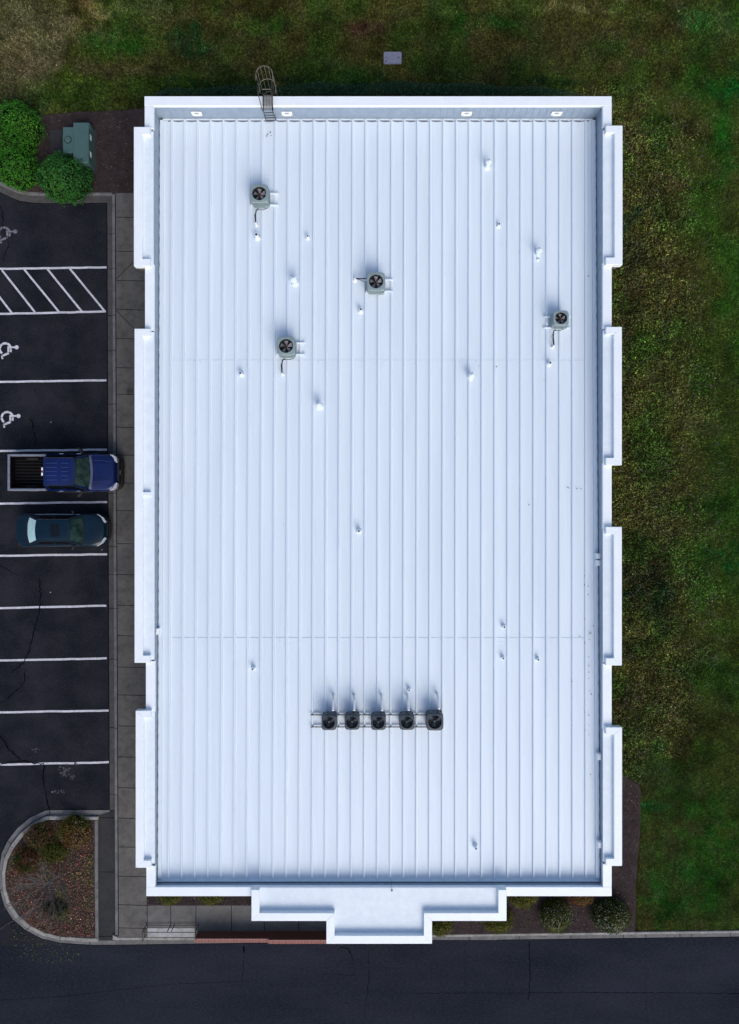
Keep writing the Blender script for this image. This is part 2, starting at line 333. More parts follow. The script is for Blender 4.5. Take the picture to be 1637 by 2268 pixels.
# sidewalks (slabs with joints as shallow dark grooves)
SW = MB()
SW.prism([P(x,y)[:2] for x,y in [(257.5,430),(388,430),(388,1880),(327,1880),(327,2073),(262,2073),(260,1400)]], -.02, .12)
walk = tag(SW.build('sidewalk', M['walk']), kind='structure')
fw = tag(MB().prism([P(x,y)[:2] for x,y in [(327,2003),(760,2003),(900,2003),(900,2068),(900,2073),(327,2073)]], -.02, .12).build('sidewalk', M['walk2']), kind='structure')
J = MB(); JW = .030
for y in (483,558,622.7,686.7,751,815.3,873.7,947,1008,1069.6,1130.8,1203.7,1271.9,1339.6,1406.9,1476.1,1537.5,1606,1674.4,1742.4,1809.8,1873.3,1937.8,2001,2052):
    J.strip([P(258+4*(y-430)/1640,y)[:2], P(329 if y < 1990 else 327,y+1.5)[:2]], JW, .1235)
J.strip([P(258,621)[:2], P(297,582)[:2]], JW, .1235); J.strip([P(258,688)[:2], P(297,727)[:2]], JW, .1235)
J.build('expansion_joint', M['joint'], walk)
J = MB()
for x in (327.6,379.5,435.3,513.6,586.1,662.4): J.strip([P(x,2003)[:2], P(x+(.8 if x < 400 else 0),2073)[:2]], JW, .1235)
J.strip([P(262,2073)[:2],P(900,2073)[:2]], .02, .1236)
J.build('expansion_joint', M['joint'], fw)
# west kerb and gutter beside the parking bays
kx = lambda y: 7.0*(y-430)/1660
def lineY(x, y0, y1, n=12): return [(x+kx(y0+(y1-y0)*i/n), y0+(y1-y0)*i/n) for i in range(n+1)]
def ribbon(left, right, z0, z1, name, m, bev=0.0, parent=None):
    return MB().prism([P(*p)[:2] for p in left]+[P(*p)[:2] for p in reversed(right)], z0, z1, bev).build(name, m, parent)
g = tag(ribbon(lineY(236.5,432,1794), lineY(250,432,1794), -.02, .006, 'gutter', M['gutter']), kind='structure')
k = tag(ribbon(lineY(250,432,2068), lineY(257,432,2068), -.02, .125, 'kerb', M['kerb'], .02), kind='structure')
J = MB()
for y in (518.6,596,699,777,895.2,1001.3,1092.9,1210.7,1272.7,1347.2,1459.6,1611.2,1758.6):
    J.strip([P(237+kx(y),y)[:2],P(250+kx(y),y)[:2]], .028, .0085)
J.strip([P(x,y)[:2] for x,y in lineY(236.8,450,1794)], .045, .0088)
J.build('expansion_joint', M['joint'], g)
J = MB()
for y in (518.6,596,699,777,895.2,1001.3,1092.9,1210.7,1272.7,1347.2,1459.6,1611.2,1758.6): J.strip([P(250.6+kx(y),y)[:2],P(256.6+kx(y),y)[:2]], .028, .127)
J.strip([P(x,y)[:2] for x,y in lineY(257.3,432,2070)], .04, .1275)
J.build('expansion_joint', M['joint'], k)
# north kerb, curving into the lot
kn_o = [(-60,398),(-10,405),(20,420),(40,428),(65,433),(90,434),(250,434)]
kn_i = [(-60,391),(-10,398),(22,412),(42,420),(66,427),(90,428.5),(250,428.5)]
gn = [(-60,412),(-10,421),(22,437),(45,446),(75,450),(100,451),(250,450)]
tag(ribbon(kn_i, kn_o, -.02, .13, 'kerb', M['kerb'], .015), kind='structure')
tag(ribbon(kn_o, gn, -.02, .007, 'gutter', M['gutter']), kind='structure')
J = MB(); J.strip([P(x,y)[:2] for x,y in gn[:-1]+[(237,450)]], .03, .0095)
J.build('expansion_joint', M['joint'], g)
# island kerb ring and gutter
io = [(243,1793.5),(109.6,1793.5),(100,1795),(66.4,1810.5),(38.6,1833.7),(17,1861.4),(3,1890.8),(-2,1929),(0,1972.6),(9.3,2006.6),(27.8,2036),(57,2060.6),(92.6,2079),(132.8,2088.4),(199,2093),(254,2093)]
im = [(243,1805.5),(111,1805.5),(102,1807),(74,1821),(47,1843),(25.5,1871),(12,1899),(7,1931),(9,1969),(18,2001),(37,2031),(65,2054),(97,2069.5),(135,2079),(199,2083),(254,2083)]
ii = [(219,1814),(111,1814),(104,1815),(80,1828),(55,1848),(33,1876),(19,1903),(13.5,1933),(15.5,1967),(25,1997),(44,2025),(70,2047),(100,2062),(137,2071),(199,2075),(219,2075)]
im2 = [(219,1807)]+im[1:-1]+[(219,2083)]
tag(ribbon(io, im, -.02, .006, 'gutter', M['kerb']), kind='structure')
k2 = tag(ribbon(im2, ii, -.02, .13, 'kerb', M['kerb_pale'], .02), kind='structure')
J = MB()
J.strip([P(x,y)[:2] for x,y in im[1:-1]], .06, .0085)
J.strip([P(x,y)[:2] for x,y in io], .03, .0086)
for a, b in ((1,1),(5,5),(8,8),(11,11),(14,14)): J.strip([P(*io[a])[:2],P(*im[b])[:2]], .03, .0088)
J.build('expansion_joint', M['joint'], g)
J = MB()
for q in (1,5,9,11,13): J.strip([P(*im2[q])[:2],P(*ii[q])[:2]], .025, .1325)
J.build('expansion_joint', M['joint'], k2)
tag(ribbon([(211.5,1815),(211.5,1945),(213,2074)], [(218.5,1815),(218.5,1945),(219.5,2074)], -.02, .128, 'kerb', M['kerb'], .015), kind='structure')
ap = tag(MB().prism([P(*p)[:2] for p in [(218.5,1805),(250+kx(1800),1794),(250+kx(2074),2074),(253,2083),(219.5,2083)]], -.02, .012).build('concrete_apron', M['apron']), kind='structure')
J = MB()
for y in (1811,1931,2074): J.strip([P(219,y)[:2],P(255,y)[:2]], .028, .0145)
J.build('expansion_joint', M['joint'], ap)
tag(ribbon([(251,2068),(262,2073),(430,2073),(900,2073)], [(251,2079.5),(262,2079.5),(430,2079.5),(900,2079.5)], -.02, .115, 'kerb', M['kerb_pale'], .02), kind='structure')
tag(ribbon([(251,2079.5),(430,2079.5),(900,2079)], [(251,2093),(430,2090.5),(900,2083)], -.02, .005, 'gutter', M['walk2']), kind='structure')
J = MB(); J.strip([P(x,y)[:2] for x,y in [(251,2093),(430,2090.5),(900,2083)]], .03, .0075); J.strip([P(327.6,2080)[:2],P(327.6,2092)[:2]], .016, .0076)
J.build('expansion_joint', M['joint'], fw)
# east road kerb
ek = lambda x: (2067-9*(min(x,1700)-958)/680)
eks = [900,958,1100,1250,1404,1500,1637,1700,2600]
tag(ribbon([(x,ek(x)) for x in eks], [(x,ek(x)+5.5) for x in eks], -.02, .13, 'kerb', M['kerb_pale'], .02), kind='structure')
eg = tag(ribbon([(x,ek(x)+5.5) for x in eks], [(x,ek(x)+(14.5 if x < 1000 else 16.5)) for x in eks], -.02, .005, 'gutter', M['kerb']), kind='structure')
J = MB()
for cx_ in (250,507,770,1043,1158,1333,1392,1592):
    x = (1400+cx_/1.543)*.6652; J.strip([P(x,ek(x)+5.5)[:2],P(x,ek(x)+16.3)[:2]], .028, .0075)
J.strip([P(x,ek(x)+16.6)[:2] for x in eks[2:]], .03, .0077)
J.build('expansion_joint', M['joint'], eg)
tag(MB().prism([P(x,y)[:2] for x,y in [(328.5,2052.5),(432,2052.5),(432,2072),(328.5,2072)]], .121, .135, .004).build('concrete_step', M['slab_pale']), kind='structure')

# painted lines
def wob(a, b, n=10, amp=.012):
    return [(a[0]+(b[0]-a[0])*i/n, a[1]+(b[1]-a[1])*i/n+random.uniform(-amp,amp)) for i in range(n+1)]
for yr, yl, xr in ((592,595.3,236),(690,695.2,234.5),(842,846,236),(995.6,999,237),(1112,1115.3,237.5),(1227.5,1231.2,237.5),(1341.2,1347.2,235.5),(1458.2,1462.4,236.5),(1573.6,1577.6,243),(1688.3,1693.5,243)):
    L = MB(); x0 = -80; y0 = yl+(yl-yr)*80/236
    L.strip(wob(P(xr,yr), P(x0,y0), 16), .108, .004); L.build('painted_line', M['paint'], lot)
for a, b in (((155,595.4),(232,689)),((105.2,596),(181.5,690)),((54,597),(131,691)),((4.3,598.2),(78,692)),((-46,599),(27.6,695)),((-96,600),(-22,696))):
    L = MB(); L.strip(wob(P(*a), P(*b), 6, .004), .10, .0045); L.build('painted_line', M['paint'], lot)
def symbol(hx, hy, m):        # hx, hy: survey position of the head
    k = .6652/2.339; L = MB()
    q = lambda x, y: P(hx+x*k, hy+y*k)[:2]
    L.flat([q(16*math.cos(t*math.pi/9),16*math.sin(t*math.pi/9)) for t in range(18)], .004)
    L.flat([q(-14,-7),(q(-14,6)),q(-72,6),q(-72,-7)], .0041)
    L.flat([q(-72,6.5),q(-56,6.5),q(-56,38),q(-72,38)], .0042)
    L.flat([q(-52,9),q(-38,9),q(-38,38),q(-52,38)], .0042)
    L.flat([q(-76,42),q(-58,42),q(-60,54),q(-108,74),q(-118,62)], .0043)
    L.flat([q(-122,64),q(-110,75),q(-102,88),q(-116,93)], .0044)
    for a0, a1 in ((-70,-18),(-125,-74),(-178,-129),(-235,-182)):
        pts = [q(-88+43*math.cos(R(a0+(a1-a0)*i/8)), 12+43*math.sin(R(a0+(a1-a0)*i/8))) for i in range(9)]
        L.strip(pts, 17*k/S0, .0045)
    L.build('wheelchair_symbol', m, lot)
symbol(51.3*.6652, 771*.6652, M['paint_worn']); symbol(55.6*.6652, 1156.4*.6652, M['paint']); symbol(62*.6652, 1385.2*.6652, M['paint'])

# cracks, scuffs and residue on the asphalt
def crack(pts, par, wd=.03, m='crack', z=.0055, jag=.05):
    out = []
    pts = [P(*p)[:2] for p in pts]
    for (a, b) in zip(pts[:-1], pts[1:]):
        L = math.dist(a,b); n = max(2,int(L/.14))
        for i in range(n): t = i/n; out.append((a[0]+(b[0]-a[0])*t+random.uniform(-jag,jag), a[1]+(b[1]-a[1])*t+random.uniform(-jag,jag)))
    out.append(pts[-1]); B = MB(); B.strip(out, lambda i: wd*1.5*random.uniform(.5,1.3), z); return B.build('asphalt_crack', M[m], par)
for pts, wd in (([(88,1285),(90,1330),(85,1370),(75,1400),(66,1440),(55,1465),(25,1490)],.035),([(57,1480),(55,1508),(30,1535),(0,1560)],.03),
            ([(0,1625),(18,1655),(47,1686),(98,1692),(96,1730),(105,1765),(110,1792)],.04),([(0,1695),(25,1687),(47,1686)],.03),
            ([(112,1792),(124,1778)],.02),([(-5,452),(8,470),(5,500),(20,540),(5,580)],.025),([(65,1375),(85,1400)],.015),
            ([(-5,1250),(24,1265),(40,1275)],.018),([(68,925),(78,960),(80,990)],.03)): crack(pts, lot, wd)
for pts, wd in (([(0,2052),(20,2045),(32,2046)],.03),([(816,2100),(818,2160),(805,2268)],.02),([(1172,2085),(1174,2170),(1170,2215)],.05),([(1170,2199),(1300,2198),(1450,2199),(1640,2200)],.03),
            ([(918,2200),(1050,2199),(1168,2200)],.02),([(818,2148),(818,2180)],.02),([(930,2088),(935,2120)],.02),([(0,2215),(160,2205),(240,2195),(380,2180),(560,2172)],.018),
            ([(775,2105),(783,2135),(784,2160)],.025),([(750,2101),(760,2097),(772,2103),(776,2112)],.05),([(540,2096),(541,2110)],.10),([(541,2110),(538,2150),(534,2185)],.022),([(700,2158),(790,2159)],.02),
            ([(1030,2086),(1031,2200)],.012),([(1430,2150),(1432,2268)],.014)): crack(pts, road, wd*.55, z=.002, jag=.025)
for (cx_, cy_, rx, ry, n) in ((143,1706,14,14,34),(160,1720,6,6,8),(135,1753,14,4,10),(48,2,3,3,0),(80,1662,10,6,7),(168,1692,6,3,6)):
    for q in range(0 if n == 0 else 1):
        B = MB()
        for _ in range(n):
            a = random.uniform(0,6.28); rr = math.sqrt(random.random()); x, y = cx_+rx*rr*math.cos(a), cy_+ry*rr*math.sin(a); r0 = random.uniform(.6,2.6)
            B.flat([P(x+r0*math.cos(t)*random.uniform(.6,1.2), y+r0*math.sin(t)*random.uniform(.6,1.2))[:2] for t in [i*.785 for i in range(8)]], .0062+random.uniform(0,.002))
        B.build('pale_residue', M['patch'], lot)
for x, y in ((116,1754),(226,1218),(112,1312),(20,1018),(113,935)):
    MB().flat([P(x+1.6*math.cos(t),y+1.4*math.sin(t))[:2] for t in [i*.9 for i in range(7)]], .008).build('pale_residue', M['kerb_pale'], lot)
def arc_scuff(cx_, cy_, r, a0, a1, wd):
    pts = [P(cx_+r*math.cos(R(a0+(a1-a0)*i/14)), cy_+r*.8*math.sin(R(a0+(a1-a0)*i/14)))[:2] for i in range(15)]
    MB().strip(pts, lambda i: wd*math.sin(math.pi*(i+.3)/15.)*random.uniform(.5,1.3), .0025).build('tyre_scuff', M['scuff'], lot)
for q in range(15):
    cx_, cy_, r, a0 = random.choice([(150,770,60,-170),(140,900,85,-130),(170,500,70,20),(120,800,90,10),(150,1650,60,0),(110,1600,80,200),(90,1290,80,0),(120,1420,90,180)])
    arc_scuff(cx_+random.uniform(-25,25), cy_+random.uniform(-25,25), r*random.uniform(.7,1.2), a0, a0+random.uniform(35,85), .035)

# ------------------------------------------------------------------ the building
ZT, ZB, ZC = 5.0, 5.20, 5.27
def zr(Y): return 4.5+(Y+17.0)*(3.9-4.5)/(18.43+17.0)
bo = P(818,1134,0); bld = empty('commercial_building', (0,0,0))
tag(bld, 'single-storey commercial building with a white ribbed metal roof and white parapet coping', 'building')
def part(mb, name, m, parent=bld, smooth=False): return mb.build(name, m, parent, smooth)
oN, oS, oW, oE = PY(213,ZT), PY(1985,ZT), PX(322,ZT), PX(1355,ZT)
def cap(x0,y0,x1,y1,z,th=.16): # survey rectangle at height z
    return MB().box(PX(x0,z),PX(x1,z),PY(y0,z),PY(y1,z),z-th,z,.008)
# walls below the parapet: brick outside, ribbed grey cladding inside
for nm, x0, x1, y0, y1 in (('n',oW+.08,oE-.08,PY(232.5,ZT)+.03,oN-.08),('s',oW+.08,oE-.08,oS+.08,PY(1966,ZT)-.03),('w',oW+.08,PX(338,ZT)-.03,PY(1966,ZT)-.029,PY(232.5,ZT)+.029),('e',PX(1336.5,ZT)+.03,oE-.08,PY(1966,ZT)-.029,PY(232.5,ZT)+.029)):
    part(MB().box(x0,x1,y0,y1,0,ZT-.165), 'wall', M['brick'])
wi = lambda y: PX(338+4*(y-233)/1733, ZT)
def clad(a, b, inward, ztop, rib=.012):
    a = Vector(a); b = Vector(b); L = (b-a).length; d = (b-a)/L; n = round(L/.305); st = L/n; B = MB()
    inn = Vector(inward)
    for i in range(n):
        for (t0,t1,o) in ((0,.045,rib),(.045,.24,0),(.24,.305,0)):
            p = a+d*(i*st+t0*st/.305); q = a+d*(i*st+t1*st/.305); p = p+inn*o; q = q+inn*o
            B.add([(p.x,p.y,zr(p.y)-.05),(q.x,q.y,zr(q.y)-.05),(q.x,q.y,ztop),(p.x,p.y,ztop)],[(0,1,2,3)])
            if o:
                for r_ in (a+d*(i*st+t0*st/.305), a+d*(i*st+t1*st/.305)):
                    s_ = r_+inn*o; B.add([(r_.x,r_.y,zr(r_.y)-.05),(s_.x,s_.y,zr(s_.y)-.05),(s_.x,s_.y,ztop),(r_.x,r_.y,ztop)],[(0,1,2,3)])
    return B
iN, iS, iE = PY(232.5,ZT), PY(1966,ZT), PX(1336.5,ZT)
part(clad((wi(233),iN),(iE,iN),(0,-1),ZT-.02,.020), 'cladding', M['cladding'])
part(clad((wi(1966),iS),(iE,iS),(0,1),ZT-.02), 'cladding', M['cladding'])
part(clad((wi(1966),iS),(wi(233),iN),(1,0),ZT-.02), 'cladding', M['cladding'])
part(clad((iE,iS),(iE,iN),(-1,0),ZT-.02), 'cladding', M['cladding'])
# windows on the street walls
def window(x0,x1,y0,y1,z0,z1):
    f = part(MB().box(x0,x1,y0,y1,z0,z1,.01), 'window', M['white']); e = .06
    if abs(x1-x0) < abs(y1-y0): MB().box(x0-.01,x0+.03,y0+e,y1-e,z0+e,z1-e).build('pane', M['side_glass'], f)
    else: MB().box(x0+e,x1-e,y0-.01,y0+.03,z0+e,z1-e).build('pane', M['side_glass'], f)
xw = oW+.08
for yy in (13.5,9.0,4.5,0,-4.5,-9.0,-13.5): window(xw-.03,xw+.02,yy-1.1,yy+1.1,.9,2.5)
for xx in (-7.6,-4.0,4.6,8.2): window(xx-1.0,xx+1.0,oS+.05,oS+.10,.9,2.5)
# main roof sheet with standing seams
X0, X1 = -9.84, 10.63
YN, YS = 18.43, PY(1943.5,4.5)
seams = [-9.30+.6085*i for i in range(33)]
def skew(X, Y):      # the sheets fan out very slightly towards the south, as surveyed
    t = (YN-Y)/(YN-YS); px = CX+X*scale_at(3.9); pS = px-7+7*(px-381.5)/855.5; return X*(1-t)+t*(pS-CX)/scale_at(4.5)
roof = MB(); ys = np.linspace(YS, YN, 40)
def sect(x0, x1):
    return [(x0,0),(x1,0)]
prof = [(X0,0.0)]
for sx in seams:
    wd = .050
    prof += [(sx-wd,0),(sx-.034,.085),(sx+.034,.085),(sx+wd,0)]
prof.append((X1,0))
prof = sorted(prof, key=lambda p: p[0])
vs = []; 
for y in ys:
    for i, (x, h) in enumerate(prof): vs.append((skew(x,y) if 0 < i < len(prof)-1 else x, y, zr(y)+h))
npf = len(prof)
fs = [(j*npf+i, j*npf+i+1, (j+1)*npf+i+1, (j+1)*npf+i) for j in range(len(ys)-1) for i in range(npf-1)]
roof.add(vs, fs)
# seam ends
for sx in seams:
    for y, sgn in ((YS,1),(YN,-1)):
        z = zr(y); sx = skew(sx,y); roof.add([(sx-.050,y,z),(sx-.034,y,z+.085),(sx+.034,y,z+.085),(sx+.050,y,z)],[(0,1,2,3)])
rf = part(roof, 'roof', M['roof'])
# end laps of the sheets
for yy in (797.5,1410.5):
    B = MB(); Y = PY(yy, 4.1)
    for a, b in zip(seams[:-1], seams[1:]):
        z = zr(Y); a = skew(a,Y); b = skew(b,Y); B.add([(a+.064,Y-.012,z+.001),(b-.064,Y-.012,z+.001),(b-.064,Y-.012,z+.014),(a+.064,Y-.012,z+.014),(a+.064,Y-.004,z+.014),(b-.064,Y-.004,z+.014)],[(0,1,2,3),(3,2,5,4)])
        for q in range(5):
            xx = a+.1+q*.1; B.cyl((xx,Y-.03), .008, z, z+.010, n=6)
    part(B, 'end_lap', M['lap'], rf)
# wavy gutter at the north eave, apron strip at the south
B = MB(); n = 240
for i in range(n):
    x0_, x1_ = X0+.35+(X1-.3-X0-.35)*i/n, X0+.35+(X1-.3-X0-.35)*(i+1)/n
    f = lambda x: .012+.05*abs(math.sin((x-seams[0])/.6085*math.pi))
    B.add([(x0_,YN-f(x0_),zr(YN)+.012),(x1_,YN-f(x1_),zr(YN)+.012),(x1_,YN+.02,zr(YN)+.012),(x0_,YN+.02,zr(YN)+.012)],[(0,1,2,3)])
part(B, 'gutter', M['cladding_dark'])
part(MB().box(X0+.1,X1-.1,YN+.021,iN-.028,zr(YN)-.08,zr(YN)+.03), 'gutter', M['membrane'])
B = MB()
zs = zr(YS)
B.add([(X0-.02,YS-.001,zs-.005),(X1+.02,YS-.001,zs-.005),(X1+.02,YS-.09,zs+.02),(X0-.02,YS-.09,zs+.02),(X1+.02,YS-.11,zs+.07),(X0-.02,YS-.11,zs+.07),(X1+.02,iS+.035,zs+.07),(X0-.02,iS+.035,zs+.07)],[(1,0,3,2),(2,3,5,4),(4,5,7,6)])
part(B, 'apron_flashing', M['roof'])
# rake trims at the east and west edges with scalloped dark closure
for sx in (-1,1):
    B = MB(); D = MB(); wall = lambda y: (wi(CY-y*S0*H/(H-ZT)) if sx < 0 else iE)
    for i in range(480):
        y0_, y1_ = YS+(YN-YS)*i/480, YS+(YN-YS)*(i+1)/480; e = []
        for yy in (y0_, y1_):
            wv = .022*abs(math.sin(yy/.61*math.pi))**.6; e.append((wall(yy)-sx*.20, wall(yy)-sx*(.055-wv)))
        h0, h1 = zr(y0_)+.095, zr(y1_)+.095
        B.add([(e[0][0],y0_,h0-.09),(e[0][0],y0_,h0),(e[0][1],y0_,h0),(e[1][1],y1_,h1),(e[1][0],y1_,h1),(e[1][0],y1_,h1-.09)],[(1,2,3,4),(0,1,4,5)])
        D.add([(e[0][1]-sx*.02,y0_,h0-.03),(wall(y0_)+sx*.03,y0_,h0-.03),(wall(y1_)+sx*.03,y1_,h1-.03),(e[1][1]-sx*.02,y1_,h1-.03)],[(0,1,2,3)])
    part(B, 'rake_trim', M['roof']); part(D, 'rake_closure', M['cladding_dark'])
# main coping: north, south and the stretches between the bays
CO = MB()
def csplit(a, b, n): return [a+(b-a)*i/n for i in range(n+1)]
part(cap(320,213,1355,233.6,ZT), 'coping', M['coping'])
part(cap(324,1964.8,557,1985,ZT), 'coping', M['coping']); part(cap(1122,1964.8,1355,1985,ZT), 'coping', M['coping'])
part(cap(557.2,1964.8,1121.8,1974,ZT,.17), 'coping', M['coping'])
for a, b in ((233.8,285),(585,732),(1464,1578),(1918,1964.7)):
    dx = lambda y: 4*(y-213)/1772
    part(cap(320.3+dx(a),a,340.1+dx(a),b,ZT), 'coping', M['coping'])
for a, b in ((233.8,282),(582,728),(1026,1171),(1470,1615),(1914,1964.7)): part(cap(1335.5,a,1355,b,ZT), 'coping', M['coping'])
# coping joint covers
for x in (460,650,720,1080,1250): part(MB().box(PX(x,ZT),PX(x+1.6,ZT),PY(214,ZT),PY(232,ZT),ZT+.0005,ZT+.006), 'joint_cover', M['white'])
for x in (430,445,1215,1248): part(MB().box(PX(x,ZT),PX(x+1.6,ZT),PY(1967,ZT),PY(1984.5,ZT),ZT+.0005,ZT+.006), 'joint_cover', M['white'])
# mitre lines at the corners
# projecting bays
def bay(xo, xi, xe, xf, y0, y1, side, mids=()):
    """xo outer edge, xi inner edge of outer coping, xe end of return coping, xf inner edge of the ledge"""
    z = ZB; cpw = 16.0
    b0 = MB(); s = z
    X = lambda v, zz=ZB: PX(v, zz); Y = lambda v, zz=ZB: PY(v, zz)
    out_in = (xo, xi) if side < 0 else (xi, xo)
    body = MB(); sg = 1 if side < 0 else -1
    xa, xb = X(xo)+sg*.07, PX(xf, ZT)-sg*.12
    xlim = (oW+.078) if side < 0 else (oE-.078)
    body.box(xa, xlim, Y(y0)-.06, Y(y1)+.06, 4.42, ZT-.03)
    p = part(body, 'parapet_bay', M['brick'])
    part(MB().box(X(xi)-sg*.02, PX(xf,ZT), Y(y0)-.1, Y(y1)+.1, ZT-.028, ZT+.004), 'ledge', M['membrane'], p)
    c = MB()
    xs0, xs1 = sorted((X(xo), X(xi)))
    YT, YBm = Y(y0), Y(y1); e = X(cpw)-X(0)
    # U-shaped coping, mitred: outer strip and two returns
    def piece(pts): c.prism(pts, ZT-.14, z, .008)
    xO, xI, xE = X(xo), X(xi), X(xe)
    piece([(xO,YT),(xI,YT-e),(xI,YBm+e),(xO,YBm)])
    piece([(xO+sg*.003,YT),(xE,YT),(xE,YT-e),(xI+sg*.003,YT-e)])
    piece([(xO+sg*.003,YBm),(xE,YBm),(xE,YBm+e),(xI+sg*.003,YBm+e)])
    for m_ in mids: c.box(min(xI,xE),max(xI,xE),Y(m_-4),Y(m_+4), ZT, z-.02, .006)
    part(c, 'coping', M['coping'], p)
    # slim upstand behind the coping ends where the ledge drops to the roof side
    L = abs(YT-YBm); nj = max(2,int(L/3.0))
    for i in range(1,nj):
        yy = YT-L*i/nj; part(MB().box(xs0+.01,xs1-.01,yy-.018,yy+.018,z+.0005,z+.005), 'joint_cover', M['white'], p)
bay(296.5,315,332,340.2,281,589,-1)
bay(298,316,332,342.2,728,1468,-1,(1094,))
bay(300.5,318,334,343.2,1574,1922,-1)
for y0, y1, xo in ((278,586,1379),(724,1030,1377.5),(1167,1474,1377.5),(1611,1918,1378)): bay(xo,xo-17.5,1342.5,1335.4,y0,y1,1)
# front canopy
z = ZC
c = MB(); A = lambda x, y: (PX(x,z), PY(y,z))
o_ = [(557,1971),(557,2040),(723,2040),(723,2090.5),(957,2090.5),(957,2040),(1122,2040),(1122,1971)]
i_ = [(574.5,1971),(574.5,2022.5),(741,2022.5),(741,2072.5),(939,2072.5),(939,2022.5),(1104,2022.5),(1104,1971)]
for q in range(7): c.prism([A(*o_[q]),A(*o_[q+1]),A(*i_[q+1]),A(*i_[q])], ZT-.16, z-(.004 if q%2 else 0), .008)
p = MB()
p.prism([(PX(561,z),PY(1972,ZT)),(PX(561,z),PY(2036,z)),(PX(727,z),PY(2036,z)),(PX(727,z),PY(2086,z)),(PX(953,z),PY(2086,z)),(PX(953,z),PY(2036,z)),(PX(1118,z),PY(2036,z)),(PX(1118,z),PY(1972,ZT))], 4.1, ZT-.02)
cn = part(p, 'entrance_canopy', M['brick'])
part(c, 'coping', M['coping'], cn)
f = MB(); f.prism([(PX(572,ZT),PY(1966.4,ZT)),(PX(572,ZT),PY(2020,ZT)),(PX(739,ZT),PY(2020,ZT)),(PX(739,ZT),PY(2068,ZT)),(PX(941,ZT),PY(2068,ZT)),(PX(941,ZT),PY(2020,ZT)),(PX(1106,ZT),PY(2020,ZT)),(PX(1106,ZT),PY(1966.4,ZT))], ZT-.018, ZT+.012)
part(f, 'ledge', M['membrane'], cn)
for x, y0, y1 in ((630,2023,2039.5),(636,2023,2039.5),(868,2073,2090),(904,2073,2090),(1040,2023,2039.5)): part(MB().box(PX(x,z),PX(x+1.4,z),PY(y0,z),PY(y1,z),z+.0005,z+.005), 'joint_cover', M['white'], cn)
for x in (740,938): part(MB().box(PX(x-9,z),PX(x+9,z),PY(2080,z),PY(2062,z),0,4.1,.01), 'pillar', M['brick'], cn)
# red band under the west coping and along the front
for a_, b_ in ((1042,1140),(1265,1330)): part(MB().box(PX(296.8,4.7), PX(306,4.7), PY(a_,4.7), PY(b_,4.7), 4.5, 4.7, .01), 'sign_band', M['red'])
# scuppers on the north cladding, saddles at the east and west edges
for x in (435,635,1034,1234):
    B = MB(); xc = PX(x,4.45); B.box(xc-.24,xc+.24,iN-.05,iN-.027,4.22,4.52,.01); B.box(xc-.16,xc+.16,iN-.10,iN-.051,4.26,4.30,.006)
    s = part(B, 'scupper', M['white']); part(MB().box(xc-.10,xc+.10,iN-.056,iN-.0505,4.34,4.46), 'opening', M['cladding'], s)
def saddle(x0, x1, y0, y1, name='edge_saddle'):
    B = MB(); X = sorted((PX(x0,4.4),PX(x1,4.4))); Y = sorted((PY(y0,4.4),PY(y1,4.4))); zz = zr(Y[0])
    B.prism([(X[0],Y[0]),(X[1],Y[0]),(X[1],Y[1]),(X[0],Y[1])], zz+.06, zz+.34, .03); part(B, name, M['white'])
saddle(1319,1334,1225,1237); saddle(1319,1334,1240,1252); saddle(1319,1334,1664,1678); saddle(1319,1334,1856,1870); saddle(339,355,1390,1403)
for y in (1392,1406,1420,1434): saddle(1331,1335.5,y,y+6)

# ------------------------------------------------------------------ roof ladder with safety cage
lx = -4.62
lad = empty('roof_ladder', (lx, 18.9, 0)); tag(lad, 'caged steel access ladder climbing over the top parapet of the roof', 'ladder')
O = (lx, 18.9, 0)
for zz in (6.2, 5.26, 4.3, 3.3):
    B = MB(); pts = []
    for i in range(25):
        a = math.pi*i/24; pts.append((lx+.37*math.cos(a), 19.22+.36*math.sin(a), zz))
    pts = [(lx+.37,18.95,zz)]+pts+[(lx-.37,18.95,zz)]; B.tube(pts, .013, 5); B.build('cage_hoop', M['rust'], lad, org=O)
for a in (0,32,62,90,118,148,180):
    B = MB(); x, y = lx+.37*math.cos(R(a)), 19.22+.36*math.sin(R(a)); B.tube([(x,y,6.2),(x,y,2.4)], .011, 5); B.build('cage_bar', M['rust'], lad, org=O)
for s_ in (-1,1):
    B = MB(); B.tube([(lx+s_*.23,19.0,.5),(lx+s_*.23,19.0,5.2),(lx+s_*.21,18.99,5.12),(lx+s_*.21,18.22,5.12),(lx+s_*.21,18.24,5.05),(lx+s_*.24,18.4,4.0)], .02, 6); B.build('side_rail', M['steel_dark'], lad, org=O)
    B = MB(); B.tube([(lx+s_*.30,19.0,5.3),(lx+s_*.30,19.0,6.1),(lx+s_*.30,18.5,6.1),(lx+s_*.25,18.22,5.15)], .018, 6); B.build('handrail', M['steel_dark'], lad, org=O)
B = MB(); B.tube([(lx-.21,19.0,5.45),(lx+.21,19.0,5.45)], .014, 5); B.build('rung', M['rust'], lad, org=O)
for zz in (4.0,4.3,4.6,4.9):
    y = 18.22+(5.1-zz)*.17; B = MB(); B.tube([(lx-.23,y,zz),(lx+.23,y,zz)], .018, 5); B.build('rung', M['steel_dark'], lad, org=O)
for zz in [1+.3*i for i in range(14)]:
    B = MB(); B.tube([(lx-.23,19.0,zz),(lx+.23,19.0,zz)], .016, 5); B.build('rung', M['steel_dark'], lad, org=O)
B = MB()
for i in range(15): yy = 18.26+i*.047; B.box(lx-.20,lx+.20,yy,yy+.014,5.09,5.115)
for xx in (-.19,-.06,.06,.176): B.box(lx+xx,lx+xx+.014,18.26,18.95,5.085,5.112)
B.build('grating', M['rust'], lad, org=O)

